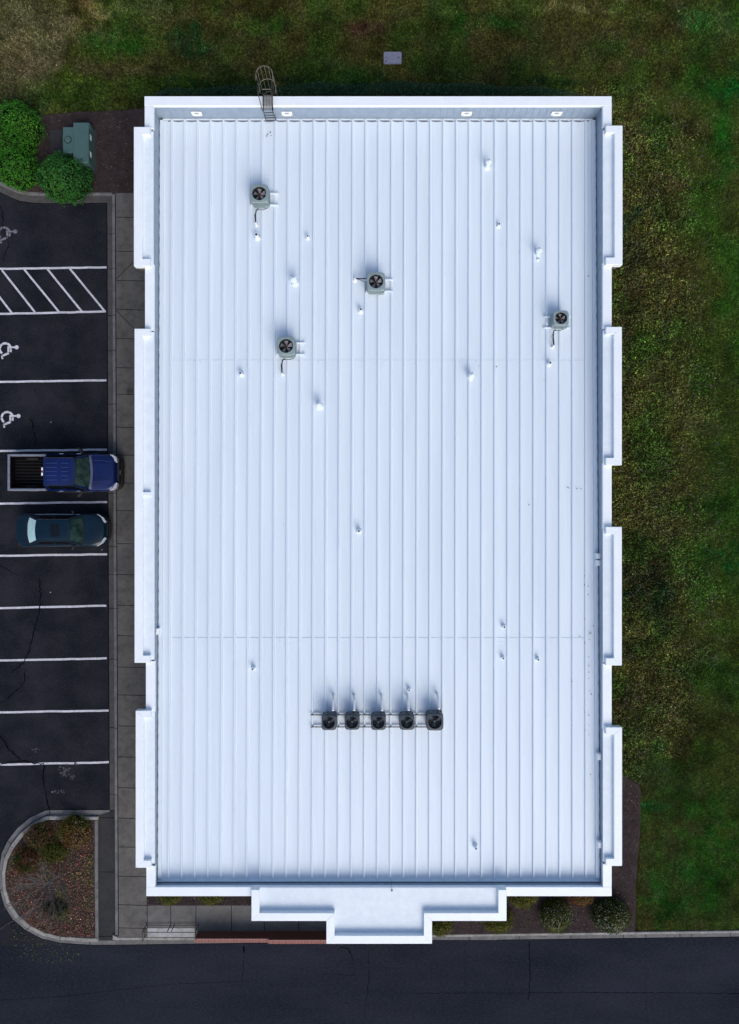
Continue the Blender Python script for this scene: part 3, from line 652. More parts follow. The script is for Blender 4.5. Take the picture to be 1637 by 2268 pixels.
# ------------------------------------------------------------------ condensers
def rrect(hx, hy, r, n=6):
    pts = []
    for cx_, cy_, a0 in ((hx-r,hy-r,0),(-hx+r,hy-r,90),(-hx+r,-hy+r,180),(hx-r,-hy+r,270)):
        for i in range(n+1): a = R(a0+90*i/n); pts.append((cx_+r*math.cos(a), cy_+r*math.sin(a)))
    return pts
def ring_cap(B, outer, r, z, n_, cx_=0, cy_=0):      # flat top between a rounded square and a round opening
    m_ = len(outer); vs = [(x,y,z) for x,y in outer]
    inner = []
    for x, y in outer:
        a = math.atan2(y-cy_, x-cx_); inner.append((cx_+r*math.cos(a), cy_+r*math.sin(a), z+.012))
    B.add(vs+inner, [(i,(i+1)%m_,m_+(i+1)%m_,m_+i) for i in range(m_)])
    low = [(x,y,z-.10) for x,y,_ in inner]
    B.add(inner+low, [(i,(i+1)%m_,m_+(i+1)%m_,m_+i) for i in range(m_)])
def condenser(name, half, h, dark=False, fan_r=.27):
    root = empty(name, (0,0,0)); z0 = .16
    c1, c2 = (M['unit_dark'], M['unit_dark2']) if dark else (M['unit_grey'], M['unit_grey'])
    o = []
    for i in range(48):
        a = 2*math.pi*i/48; ca, sa = math.cos(a), math.sin(a); k = half/((abs(ca)**5+abs(sa)**5)**.2); o.append((k*ca, k*sa))
    B = MB(); n_ = len(o)
    rings = [(1.0,z0),(1.0,z0+.05),(.965,z0+.06),(.965,z0+h-.09),(1.01,z0+h-.08),(1.01,z0+h-.03),(.96,z0+h)]
    vs = [(x*k,y*k,zz) for k,zz in rings for x,y in o]
    B.add(vs, [(k*n_+i,k*n_+(i+1)%n_,(k+1)*n_+(i+1)%n_,(k+1)*n_+i) for k in range(len(rings)-1) for i in range(n_)])
    B.add([(x,y,z0) for x,y in o], [tuple(range(n_))[::-1]])
    ring_cap(B, [(x*.96,y*.96) for x,y in o], fan_r, z0+h, n_); B.build('cabinet', c1, root)
    # louvres round the sides
    L = MB(); k = .97
    nl = 7
    for sx_, sy_ in ((0,-1),(0,1),(1,0),(-1,0)):
        for i in range(nl):
            t = (i-(nl-1)/2)*(2*(half-.13))/nl; wdt = .030
            if sx_ == 0: L.box(t-wdt,t+wdt,sy_*half*k,sy_*(half*k+.014),z0+.10,z0+h-.13)
            else: L.box(sx_*half*k,sx_*(half*k+.014),t-wdt,t+wdt,z0+.10,z0+h-.13)
    L.build('louver', M['unit_dark2'] if dark else M['unit_louver'], root)
    B = MB(); B.cyl((0,0), fan_r-.002, z0+h-.32, z0+h-.30, n=28); B.lathe((0,0), [(fan_r-.001,z0+h-.30),(fan_r-.001,z0+h-.08)], 28); B.build('fan_well', M['black'], root)
    fb = MB(); nb = 3 if dark else 5
    for i in range(nb):
        a0 = R(20+360*i/nb); vs = []
        for r_, wA, dz in ((.06,.30,.0),(.13,.34,.0),(fan_r*.90,.30,.0)):
            for s_ in (-1,1): a = a0+s_*wA*(1.15 if r_ > .15 else 1.0); vs.append((r_*math.cos(a), r_*math.sin(a), z0+h-.17+s_*.035))
        fb.add(vs, [(0,1,3,2),(2,3,5,4)])
    fan = fb.build('fan_blades', M['dark_blade'] if dark else M['blade_grey'], root)
    hb = MB(); hb.cyl((0,0), .055, z0+h-.21, z0+h-.12, .045, n=14); hb.build('hub', M['dark_blade'] if dark else M['hub_red'], fan)
    G = MB()
    for r_ in ([.09,.16,.23] if not dark else [.07,.11,.15,.19,.23]):
        if r_ < fan_r: G.tube([(r_*math.cos(2*math.pi*i/24), r_*math.sin(2*math.pi*i/24), z0+h-.01+.02*(1-r_/fan_r)) for i in range(25)], .0028, 4)
    for i in range(8):
        a = 2*math.pi*i/8+.2; G.tube([(.05*math.cos(a),.05*math.sin(a),z0+h+.012),((fan_r+.012)*math.cos(a),(fan_r+.012)*math.sin(a),z0+h+.012)], .0035, 4)
    if dark: G.tube([(.03,.03,z0+h+.02),(fan_r*.75,fan_r*.62,z0+h+.02)], .014, 4)
    G.build('fan_guard', M['black'] if not dark else M['unit_dark'], root)
    if dark:
        for sx_ in (-1,1):
            MB().box(sx_*half*.45-.06,sx_*half*.45+.06,half*.97,half+.06,z0+.30,z0+h-.06,.01).build('side_cover', M['unit_dark2'], root)
    else:
        MB().box(half*.5,half*.5+.16,-half-.03,-half*.95,z0+.12,z0+.34,.01).build('service_valve_box', c1, root)
    return root
def put(o, px, py, h):      # top centre of the unit sits at survey px, py
    for _ in range(3):
        Y = PY(py, 4.1+h) ; z = zr(Y)+.0; Y = PY(py, z+.16+h); X = PX(px, z+.16+h)
    o.location = (X, Y, zr(Y)); return X, Y, zr(Y)
def rail_pair(root, x0, x1, ya, yb, m, name='support_rail'):
    for yy in (ya, yb):
        B = MB(); B.box(x0,x1,yy-.035,yy+.035,.075,.155,.008); B.build(name, m, root)
def pipe_run(root, pts, m, name='refrigerant_line', r=.016): B = MB(); B.tube(pts, r, 6); return B.build(name, m, root, True)
def boot(root, x, y):
    B = MB(); B.lathe((x,y), [(.10,0),(.085,.02),(.05,.10),(.045,.30),(.0,.31)], 14); B.build('pipe_boot', M['white'], root, True)
GU = [((574,428),.42,.66,(.325,.68,'s')), ((833,623),.42,.66,(.325,.68,'w')), ((633.5,766),.42,.66,(.325,.68,'s')), ((1243,704.5),.355,.60,(.275,.5,'s'))]
GL = ['grey-green fan condenser with black fan, farthest up the roof and nearest the caged ladder',
      'grey-green fan condenser whose black lines leave to the left, near the middle of the roof',
      'grey-green fan condenser just above the upper roof lap line, left half of the roof',
      'smaller grey-green fan condenser with rust-red fan hub beside the right parapet']
for i, ((px,py), half, h, info) in enumerate(GU):
    o = condenser('air_conditioner', half, h, False, info[0])
    tag(o, GL[i], 'air conditioner', 'grey-green rooftop condensers')
    put(o, px, py, h)
    if i == 3: rail_pair(o, -.62, .60, -.28, .24, M['membrane'])
    else: rail_pair(o, -.50, .80, -.24, .30, M['membrane'])
    if info[2] == 's':
        d = -half-.03; e = -1.12
        pipe_run(o, [(-half*.3,d,.20),(-half*.55,d-.06,.2),(-half*.62,d-.3,.22),(-half*.58,e,.30)], M['black'], r=.026)
        pipe_run(o, [(half*.7,d,.28),(half*.2,d-.05,.2),(-half*.45,d-.04,.2),(-half*.75,d-.28,.14),(-half*.62,e,.26)], M['black'], 'power_cable', .014)
        boot(o, -half*.58, e-.04)
    else:
        pipe_run(o, [(-half-.02,.30,.30),(-half-.30,.30,.26),(-half-.52,.31,.30)], M['black'], r=.026)
        pipe_run(o, [(-half-.04,-.34,.2),(-half-.08,-.1,.2),(-half-.08,.18,.2),(-half-.3,.26,.2),(-half-.50,.30,.28)], M['black'], 'power_cable', .014)
        boot(o, -half-.55, .31)
DU = [((728.7,1601),.34),((780,1600.5),.335),((838.4,1601),.335),((901.7,1600.5),.34),((963.5,1599.5),.385)]
DL = ['charcoal square fan condenser at the left end of the row of five','charcoal square fan condenser, second from the left in the row of five','charcoal square fan condenser in the middle of the row of five',
      'charcoal square fan condenser, second from the right in the row of five','largest charcoal square fan condenser at the right end of the row of five']
for i, ((px,py), half) in enumerate(DU):
    o = condenser('air_conditioner', half, .62, True, .27 if i < 4 else .305)
    tag(o, DL[i], 'air conditioner', 'charcoal rooftop condensers on long rails')
    X, Y, Z = put(o, px, py, .62)
    dx = (.16,.12,.14,.12,.16)[i]
    B = MB(); tx = dx+(.0,-.05,.0,-.08,.0)[i]; B.tube([(tx,half+.72,.0),(tx+.02,half+.60,.55),(tx+.03,half+.22,.80)], .055, 10); B.build('line_hood', M['white'], o, True)
    pipe_run(o, [(tx+.03,half+.26,.78),(tx+.0,half+.12,.60),(tx-.02,half+.02,.4)], M['black'], r=.02)
    pipe_run(o, [(tx+.05,half+.26,.78),(tx+.12,half+.10,.55),(tx+.17,half+.0,.3)], M['black'], 'power_cable', .014)
rb = empty('equipment_rails', (PX(835,4.4),PY(1595,4.4),zr(PY(1595,4.4)))); tag(rb, 'pair of long black perforated rails carrying the five charcoal condensers', 'support rail')
for yy in (1582,1608.5):
    B = MB(); Y = PY(yy,4.4); zz = zr(Y)+.105; x0_, x1_ = PX(688,4.4), PX(981,4.4)
    nn = 150
    B.box(x0_,x1_,Y-.006,Y+.006,zz-.045,zz+.045)
    for q in range(nn): xx = x0_+(x1_-x0_)*q/nn; B.box(xx,xx+(x1_-x0_)/nn*.6,Y-.022,Y+.022,zz+.0451,zz+.052)
    B.build('rail', M['black'], rb, org=rb.location)

# ------------------------------------------------------------------ roof vents
def vent_cap():
    r = empty('roof_vent', (0,0,0))
    B = MB(); B.lathe((0,0), [(.19,0),(.15,.03),(.105,.07),(.10,.42),(.0,.42)], 18); B.build('stack', M['roof'], r, True)
    C = MB(); n = 14; vs = [(0,0,.64)]
    for i in range(n):
        a = 2*math.pi*i/n; rr = .19 if i%2 else .10; vs.append((rr*math.cos(a), rr*math.sin(a), .48 if i%2 else .60))
    for i in range(n):
        a = 2*math.pi*i/n; vs.append((.14*math.cos(a), .14*math.sin(a), .46))
    fs = [(0,1+i,1+(i+1)%n) for i in range(n)]+[(1+i,1+n+i,1+n+(i+1)%n,1+(i+1)%n) for i in range(n)]+[tuple(range(1+n,1+2*n))[::-1]]
    C.add(vs, fs); C.build('cap', M['membrane'], r); return r
def pipe_vent(rad=.066, h=.34):
    r = empty('vent_pipe', (0,0,0))
    B = MB(); B.lathe((0,0), [(rad+.085,0),(rad+.06,.03),(rad+.02,.09),(rad+.008,h),(rad-.018,h),(rad-.018,h-.12)], 16); B.build('sleeve', M['membrane'], r, True)
    D = MB(); D.cyl((0,0), rad-.017, h-.08, h-.002, n=14); D.build('opening', M['black'], r); return r
vc = None
VC = [((1085,352),'fluted white vent cap nearest the top right of the roof'),((1197,551),'fluted white vent cap above the small condenser at the right'),
      ((650,616),'fluted white vent cap between the upper left condensers'),((706,896),'fluted white vent cap just below the upper roof lap line, left of centre'),((1045,830),'fluted white vent cap just below the upper roof lap line, right of centre')]
for i, ((px,py),lb) in enumerate(VC):
    if vc is None: vc = vent_cap(); o = vc
    else: o = copy_tree(vc)
    Y = PY(py,4.7); o.location = (PX(px,4.7), Y, zr(Y)); o.rotation_euler = (0,0,random.uniform(0,3)); tag(o, lb, 'roof vent', 'fluted vent caps on the roof')
    o.scale = (1.0+random.uniform(-.08,.08),)*3
vp = None
VP = [(567,518,'white pipe vent just below the topmost left condenser'),(680,519,'small pipe vent right of the pipe below the topmost condenser'),(1108,492,'small pipe vent at the upper right, below the top right vent cap'),
 (799,684,'white pipe vent just below the central condenser'),(532,826,'white pipe vent left of the line end of the lower left condenser'),(1219,803,'white pipe vent below the small condenser at the right'),
 (795,1176,'white pipe vent alone in the middle of the roof'),(1116,1388,'white pipe vent just above the lower roof lap line, right of centre'),(1114,1457,'left pipe vent of the pair just below the lower lap line at the right'),
 (1191,1460,'right pipe vent of the pair just below the lower lap line at the right'),(561,1480,'white pipe vent below the lower lap line at the left'),(906,1527,'small pipe vent right above the row of charcoal condensers'),(1052,1872,'white pipe vent near the bottom edge of the roof'),
 (1196,568,'thin short pipe vent directly below a fluted vent cap')]
for i, (px,py,lb) in enumerate(VP):
    if vp is None: vp = pipe_vent(); o = vp
    else: o = copy_tree(vp)
    sc_ = (1.15,.8,.8,1,1,1,1,.85,.8,.8,.9,.8,.95,.55)[i]; Y = PY(py,4.45); o.location = (PX(px,4.45), Y, zr(Y)); o.scale = (sc_,)*3
    tag(o, lb, 'vent pipe', 'pipe vents on the roof')
# cable hanging across the roof to the canopy
B = MB(); pts = [(863,1816),(864,1850),(865,1888),(864.5,1920),(866,1945)]
q = [(PX(x,4.35),PY(y,4.35),zr(PY(y,4.35))+.012) for x,y in pts]+[(PX(867,4.9),PY(1958,4.9),4.7),(PX(868,5.02),PY(1967,5.02),5.03),(PX(868,5.02),PY(1971,5.02),5.03)]
B.tube(q, .006, 5); B.cyl((PX(868,5.02),PY(1972,5.02)), .035, 5.013, 5.06, n=10)
tag(B.build('roof_cable', M['black']), 'thin black cable running down the roof onto the entrance canopy', 'cable')
# dry leaf specks scattered on the roof, mostly along the east valley
B = MB(); sp = []
for cx_, cy_ in ((245,710),(243,788),(277,800),(278,875),(246,1090),(320,1148),(290,1208),(280,1222),(300,1218),(350,1225),(333,1240),(198,1241),(283,1269),(245,1301),(278,1422),(278,1499),(277,1556),(278,1611),(380,1588),(361,1551),(128,1636),(280,1715),(299,1749),(245,1805),(332,1822),(245,1908),(276,1934),(276,2020),(128,2021),(245,2063),(275,2103),(363,2125)):
    sp.append(((1850+cx_/2.668)*.6652, (1650+cy_/2.668)*.6652))
for cx_, cy_ in ((288,720),(358,616),(358,860),(358,902),(358,1143),(128,1612),(243,1645),(340,1665),(352,1660),(245,1662)): sp.append(((1850+cx_/2.679)*.6652,(2300+cy_/2.679)*.6652))
for cx_, cy_ in ((1080,859),(1035,1182),(1092,1203),(1083,1334),(792,1385),(792,1787),(874,1898),(110,1938),(260,1943),(657,2057),(783,2165),(575,2036)): sp.append(((1550+cx_/2.52)*.6652,(450+cy_/2.52)*.6652))
for x, y in ((1255,1080),(1258,1081),(1275,1083),(1277,1082),(1285,1083),(1170,1118),(592,294),(598,290),(600,297),(590,298)): sp.append((x,y))
for _ in range(90): sp.append((random.uniform(365,1310), random.choice([800,802,1414,1417,random.uniform(300,1900)])+random.uniform(-2,6)))
for kk, (x, y) in enumerate(sp):
    X = PX(x,4.1); Y = PY(y,4.1); Y = max(min(Y,YN-.1),YS+.1); z = zr(Y)+.064; r0 = random.uniform(.02,.034) if kk < len(sp)-90 else random.uniform(.007,.015)
    B.flat([(X+r0*math.cos(t)*random.uniform(.6,1.2),Y+r0*math.sin(t)*random.uniform(.6,1.2)) for t in [i*1.05 for i in range(6)]], z)
tag(B.build('leaf_litter', M['steel_dark']), 'tiny dark leaf specks scattered over the white roof', 'debris', kind='stuff')

# ------------------------------------------------------------------ utility objects
tz = .98; x0_, x1_, ym, yM = PX(162,tz), PX(196.5,tz), PY(360.7,tz), PY(271,tz)
tr = empty('transformer', ((x0_+x1_)/2,(ym+yM)/2,.11)); O = tr.location
tag(tr, 'green steel pad-mounted electrical transformer cabinet on the mulch beside the round shrub', 'transformer')
MB().box(x0_,x1_,ym,yM,.16,tz,.02).build('cabinet', M['transformer'], tr, org=O)
MB().box(PX(139,.9),x0_-.004,PY(338.6,.9),PY(281,.9),.16,.9,.02).build('tank_cover', M['transformer'], tr, org=O)
B = MB(); c_ = (PX(150.5,.9),PY(309.5,.9)); B.lathe(c_, [(.16,.89),(.16,.935),(.13,.945),(.0,.945)], 24); B.build('round_hatch', M['transformer'], tr, True, org=O)
B = MB(); B.lathe(c_, [(.195,.902),(.165,.908)], 24); B.build('hatch_seal', M['core'], tr, org=O)
MB().box(PX(112,.1),PX(214,.15),PY(386,.1),PY(288,.1),.05,.155,.01).build('concrete_pad', M['apron'], tr, org=O)
for a, b in ((.62,.82),(.20,.45)):
    yy = ym+(yM-ym)*a; MB().box(x1_,x1_+.006,yy,yy+(yM-ym)*.13,.62,.80).build('warning_plate', M['white'], tr, org=O)
for yy in (yM-.08,yM-.22): MB().cyl((x1_+.02,yy),.035,.70,tz-.02,n=10).build('hinge', M['transformer'], tr, org=O)
uc = empty('utility_cover', (*P(869.5,131.5)[:2],.08)); O = uc.location
tag(uc, 'pale grey rounded utility box cover lying in the grass above the building', 'utility cover')
pts = [(O.x+x,O.y+y) for x,y in rrect(.47,.32,.08)]; B = MB(); B.prism(pts, .05, .135, .012); B.build('lid', M['lid'], uc, org=O)
for x, y in ((.30,.02),(-.33,.02)): MB().box(O.x+x-.06,O.x+x+.06,O.y+y-.015,O.y+y+.015,.1355,.139).build('slot', M['black'], uc, org=O)
MB().cyl((O.x-.34,O.y-.19),.035,.1355,.139,n=12).build('bolt', M['steel_dark'], uc, org=O)

# ------------------------------------------------------------------ low brick wall and railing by the front walk
bw = empty('brick_wall', (PX(600,.8),PY(2083,.8),.12)); O = bw.location; tag(bw, 'low red brick screen wall with soldier-course top between front walk and drive', 'wall')
MB().box(PX(431,.8),PX(595,.8)-.002,PY(2087.2,.8),PY(2080,.8),.12,.735).build('wall', M['brick_red'], bw, org=O)
MB().box(PX(430.4,.8),PX(595,.8),PY(2087.8,.8),PY(2079.2,.8),.74,.80,.004).build('brick_cap', M['brick_cap'], bw, org=O)
MB().box(PX(595,.8),PX(895,.9),PY(2089.8,.9),PY(2082.2,.9),.12,.845).build('wall', M['brick_red'], bw, org=O)
MB().box(PX(595,.8)+.002,PX(895.5,.9),PY(2090.3,.9),PY(2081.6,.9),.85,.91,.004).build('brick_cap', M['brick_cap'], bw, org=O)
B = MB()
for x in (505,583,662): B.box(PX(x,.4),PX(x+2,.4),PY(2079,.5)+.03,PY(2079,.5)+.08,.12,.72)
B.build('buttress', M['brick_red'], bw, org=O)
rl = empty('handrail', (PX(375,.5),PY(2050,.2),.12)); O = rl.location; tag(rl, 'black metal handrail frame standing over the pale concrete step by the front walk', 'handrail')
Yb = PY(2047.5,.12); xl, xr = -11.69, -8.96
def bar(pts, nm='rail', r=.020): B = MB(); B.tube(pts, r, 6); B.build(nm, M['steel_dark'], rl, org=O)
bar([(xl,Yb,.82),(xr,Yb,.82)]); bar([(xl,Yb,.20),(xr,Yb,.20)])
for x in (xl,-10.42,-10.22,xr): bar([(x,Yb,.12),(x,Yb,.82)], 'post')
bar([(xl,Yb,.82),(xl,Yb-.47,.82),(xl,Yb-.47,.20)]); bar([(xl,Yb-.03,.50),(xl,Yb-.45,.50)])
bar([(xr,Yb,.82),(xr,Yb-.40,.82)]); 

# ------------------------------------------------------------------ vehicles
def loft(rings): 
    n = len(rings[0]); B = MB(); B.add([p for r in rings for p in r], [(k*n+i,k*n+(i+1)%n,(k+1)*n+(i+1)%n,(k+1)*n+i) for k in range(len(rings)-1) for i in range(n)]+[tuple(range(n))[::-1], tuple(range((len(rings)-1)*n,len(rings)*n))]); return B
def plan(x0, x1, hw, rf, rr, n=7, bow=0.0):      # rounded body outline seen from above, front at x1
    pts = []
    for cx_, cy_, a0, r_ in ((x1-rf,hw-rf,0,rf),(x0+rr,hw-rr,90,rr),(x0+rr,-hw+rr,180,rr),(x1-rf,-hw+rf,270,rf)):
        for i in range(n+1):
            a = R(a0+90*i/n); pts.append((cx_+r_*math.cos(a), cy_+r_*math.sin(a)))
    return [(x+(bow*(1-(y/hw)**2) if x > (x0+x1)/2 else -bow*.5*(1-(y/hw)**2)), y) for x,y in pts]
def hull(levels):     # levels: (z, outline)
    return loft([[(x,y,z) for x,y in o] for z,o in levels])
def glasshouse(root, belt, roofo, zb, zt, paint, glass, rear, crown=.05):
    # belt, roofo = (x0,x1,hw,bowf,bowr); surface between them with proud panes
    def edge(o, side, t):
        x0,x1,hw,bf,br = o
        if side == 'f': y = hw*(2*t-1); return (x1+bf*(1-(2*t-1)**2)-bf*.15, y)
        if side == 'r': y = hw*(1-2*t); return (x0-br*(1-(2*t-1)**2)+br*.15, y)
        if side == 'l': return (x1-(x1-x0)*t, hw*(1+.0*t))
        return (x0+(x1-x0)*t, -hw)
    def surf(side, off=0.0):
        def f(u, v):
            a = edge(belt, side, u); b = edge(roofo, side, u); vv = v
            x = a[0]+(b[0]-a[0])*vv; y = a[1]+(b[1]-a[1])*vv; z = zb+(zt-zb)*(1-(1-vv)**1.25) if side in 'lr_' else zb+(zt-zb)*vv
            n = {'f':(.45,0,.9),'r':(-.45,0,.9),'l':(0,.85,.5),'s':(0,-.85,.5)}[side if side != 'right' else 's']
            return (x+n[0]*off, y+n[1]*off, (zb+(zt-zb)*vv)+n[2]*off)
        return f
    B = MB()
    for s_ in ('f','l','r','s'): B.grid(surf(s_), 10, 3)
    # roof skin
    def top(u, v):
        y = roofo[2]*(2*v-1); xf = roofo[1]+roofo[3]*(1-(2*v-1)**2)-roofo[3]*.15; xr_ = roofo[0]-roofo[4]*(1-(2*v-1)**2)+roofo[4]*.15
        x = xr_+(xf-xr_)*u; return (x, y, zt+crown*(1-(2*v-1)**4)*(1-(2*u-1)**6))
    B.grid(top, 16, 12); cab = B.build('cab', paint, root, True)
    def pane(side, u0, u1, v0, v1, nm, m, off=.008):
        f = surf(side, off); G = MB(); G.grid(lambda u,v: f(u0+(u1-u0)*u, v0+(v1-v0)*v), 12, 3); return G.build(nm, m, root, True)
    pane('f', .05, .95, .04, .96, 'windshield', glass)
    pane('r', .06, .94, .06, .94, 'rear_window', rear)
    return pane, top
def wheel(root, x, y, r=.38, wd=.24):
    B = MB(); s_ = 1 if y > 0 else -1
    def cyl_y(r_, y0, y1, n=24, hole=None):
        vs = [(x+r_*math.cos(2*math.pi*i/n), yy, r+r_*math.sin(2*math.pi*i/n)) for yy in (y0,y1) for i in range(n)]
        B.add(vs, [(i,(i+1)%n,n+(i+1)%n,n+i) for i in range(n)]+[tuple(range(n)), tuple(range(n,2*n))])
    cyl_y(r, y-wd/2, y+wd/2); t = B.build('wheel', M['rubber'], root, True)
    B = MB(); cyl_y(r*.62, y+s_*(wd/2-.01), y+s_*(wd/2+.012)); B.build('rim', M['silver'], t)

# pickup: origin at rear bumper centre, nose towards +X
tk = empty('pickup_truck', (-18.45+2.8, PY(1046.5,1.0), 0)); tag(tk, 'dark blue pickup truck with black open bed and silver bed rails, nosed over the kerb', 'pickup truck')
def off(B, d): B.v = [(x-d, y, z) for x,y,z in B.v]; return B
D = 2.8
hw = .93
def pk(name, B, m, smooth=False): return off(B, D).build(name, m, tk, smooth)
# front body (hood and cab lower) as a hull
lv = [(.42,plan(1.98,5.44,.86,.42,.03)),(.55,plan(1.96,5.56,.92,.44,.03)),(.80,plan(1.95,5.55,.95,.42,.03)),(1.0,plan(1.95,5.48,.94,.38,.03)),(1.08,plan(1.96,5.38,.90,.34,.03)),(1.12,plan(2.0,5.25,.80,.30,.03))]
pk('body', hull(lv), M['blue'], True)
# hood: raised skin with centre bulge
def hoodf(u, v):
    y = .80*(2*v-1)*(1-.10*u*u); x = 4.26+.10*(1-(2*v-1)**2)+(1.02-.04*(1-(2*v-1)**2))*u
    return (x, y, 1.123+.055*(1-u**3)*(1-(2*v-1)**6)+.02*(1 if abs(2*v-1) < .62 else 0)*(1-u**4))
B = MB(); B.grid(hoodf, 14, 24); pk('hood', B, M['blue'], True)
B = MB(); B.grid(lambda u,v: (4.13+.15*u+.12*(1-(2*v-1)**2), .86*(2*v-1), 1.150+.05*(1-(2*v-1)**6)-.01*u), 3, 16); pk('cowl', B, M['cowl'], True)
rootp = empty('tmp', (0,0,0))
def at_root(fn):
    pre = set(bpy.data.objects); r = fn(); 
    for o in set(bpy.data.objects)-pre:
        if o.type == 'MESH':
            for v in o.data.vertices: v.co.x -= D
    return r
res = at_root(lambda: glasshouse(tk, (2.0,4.16,.90,.16,.0), (2.12,3.62,.69,.10,.02), 1.12, 1.80, M['blue'], M['glass'], M['side_glass'], .045))
pane, top = res
at_root(lambda: (pane('l',.10,.50,.10,.88,'side_window',M['side_glass']), pane('l',.54,.90,.10,.88,'side_window',M['side_glass']),
                 pane('s',.10,.46,.10,.88,'side_window',M['side_glass']), pane('s',.50,.90,.10,.88,'side_window',M['side_glass'])))
for yv in (-.42,-.21,0,.21,.42):
    for a, b in ((2.25,2.82),(3.02,3.40)): off(MB().box(a,b,yv-.013,yv+.013,1.838,1.857),D).build('roof_rib', M['rib_blue'], tk)

# bed: silver rails, black liner with ribs
B = MB()
for s_ in (-1,1):
    B.box(.02,1.93,s_*.82,s_*.935,.50,1.12,.02)
B.box(-.03,.10,-.93,.93,.50,1.13,.02)
bed_ = pk('bed_side', B, M['silver'])
B = MB(); B.box(.101,1.93,-.799,.799,.60,.62)
B.box(1.90,1.94,-.80,.80,.60,1.10)
for s_ in (-1,1): B.box(.102,1.93,s_*.76,s_*.798,.62,1.09)
B.box(.101,.135,-.76,.76,.62,1.09)
lin = pk('bed_liner', B, M['liner'])
for i in range(9): yy = -.66+i*.165; off(MB().box(.14,1.88,yy-.022,yy+.022,.621,.65),D).build('rib', M['liner_rib'], lin)
pk('rear_bumper', MB().box(-.12,-.032,-.88,.88,.45,.62,.02), M['chrome'])
B = MB(); B.prism(plan(4.9,5.66,.90,.40,.02,bow=.0), .36, .58, .03); pk('front_bumper', B, M['black'], True)
B = MB(); B.box(5.47,5.60,-.50,.50,.62,.92,.02); gr_ = pk('grille', B, M['black'])
B = MB(); B.box(5.601,5.615,-.12,.12,.74,.84); off(B,D).build('badge', M['chrome'], tk)
B = MB(); B.tube([(x,y,1.205) for x,y in [(4.28,-.78),(4.35,-.5),(4.39,0),(4.35,.5),(4.28,.78)]], .012, 4); pk('hood_seam', B, M['black'])
B = MB(); B.tube([(3.66,-.64,1.83),(3.735,-.3,1.84),(3.745,0,1.84),(3.735,.3,1.84),(3.66,.64,1.83)], .022, 5); pk('roof_edge_trim', B, M['black'])
for s_ in (-1,1):
    B = MB(); B.tube([(2.14,s_*.70,1.80),(3.60,s_*.70,1.80),(4.14,s_*.90,1.14)], .022, 5); pk('drip_rail', B, M['black'])
for s_ in (-1,1):
    B = MB(); B.grid(lambda u,v: (5.56-.42*u*u-.02, s_*(.52+.38*u), .98-.02*u+.10*(1-v)*0+.10*v*(1)-.06), 6, 2)
    B = MB(); pts = [(5.50,s_*.50),(5.57,s_*.55),(5.50,s_*.80),(5.34,s_*.91),(5.17,s_*.935),(5.24,s_*.80),(5.38,s_*.62)]
    B.prism(pts, .80, 1.06, .015); pk('headlight', B, M['lamp'])
    pk('tail_light', MB().box(-.035,.07,s_*.85,s_*.94,.70,1.0,.01), M['lamp_red'])
    B = MB(); B.prism([(3.78,s_*.95),(3.90,s_*.95),(3.78,s_*1.20),(3.62,s_*1.26),(3.60,s_*1.20)], 1.12, 1.30, .02); pk('wing_mirror', B, M['black'])
    for hx in (2.55,3.45): pk('door_handle', MB().box(hx,hx+.22,s_*.95,s_*.985,.93,.975,.006), M['chrome'])
    B = MB(); B.prism([(3.95,s_*.935),(4.60,s_*.935),(4.52,s_*.975),(4.05,s_*.975)], .90, 1.0, .02)
    pk('fender_flare', B, M['blue'])
    B = MB(); B.prism([(2.1,s_*.93),(4.1,s_*.93),(4.0,s_*1.02),(2.2,s_*1.02)], .38, .44, .01); pk('running_board', B, M['black'])
B = MB(); B.box(2.03,2.10,-.20,.20,1.80,1.835); B2 = MB().box(2.025,2.105,-.06,.06,1.836,1.84)
bl = pk('brake_light', B, M['white']); off(B2,D).build('red_lens', M['lamp_red'], bl)
for y0_ in (-.3,.25):
    B = MB(); B.tube([(4.24,y0_,1.19),(4.10,y0_+.30,1.24),(4.02,y0_+.42,1.30)], .012, 5); pk('wiper', B, M['black'])
for x in (1.0,4.62):
    for s_ in (-1,1): wheel(tk, x-D, s_*.80, .39, .26)
bpy.data.objects.remove(rootp)

for s_ in (-1,1):
    for hx in (2.02,3.02,4.02): pk('door_gap', MB().box(hx-.006,hx+.006,s_*.80,s_*.958,.80,1.128), M['black'])
    B = MB(); B.tube([(4.34,s_*.62,1.195),(4.8,s_*.60,1.185),(5.25,s_*.52,1.14)], .008, 4); pk('hood_crease_highlight', B, M['rib_blue'])  # hood creases coloured pale as painted highlight lines
pk('tailgate_gap', MB().box(.112,.118,-.81,.81,1.10,1.136), M['black'])
# sedan
sd_ = empty('sedan', (-18.14+2.32, PY(1174,.8), 0)); tag(sd_, 'dark teal four-door sedan with pale cyan rear window parked below the blue pickup', 'car')
D = 2.32; tk2 = sd_
for s_ in (-1,1):
    B = MB(); B.tube([(x-D,y,z) for x,y,z in [(.74,s_*.755,.95),(1.30,s_*.565,1.39),(2.86,s_*.565,1.39),(3.36,s_*.765,.96)]], .018, 5); B.build('drip_rail', M['black'], sd_)
B = MB(); B.tube([(x-D,y,z) for x,y,z in [(3.40,-.74,.965),(3.49,-.4,.99),(3.52,0,.995),(3.49,.4,.99),(3.40,.74,.965)]], .020, 5); B.build('cowl_seal', M['black'], sd_)
B = MB(); B.tube([(x-D,y,z) for x,y,z in [(.70,-.74,.96),(.60,-.4,.985),(.57,0,.99),(.60,.4,.985),(.70,.74,.96)]], .012, 5); B.build('rear_seal', M['black'], sd_)
def sk(name, B, m, smooth=False): return off(B, D).build(name, m, sd_, smooth)
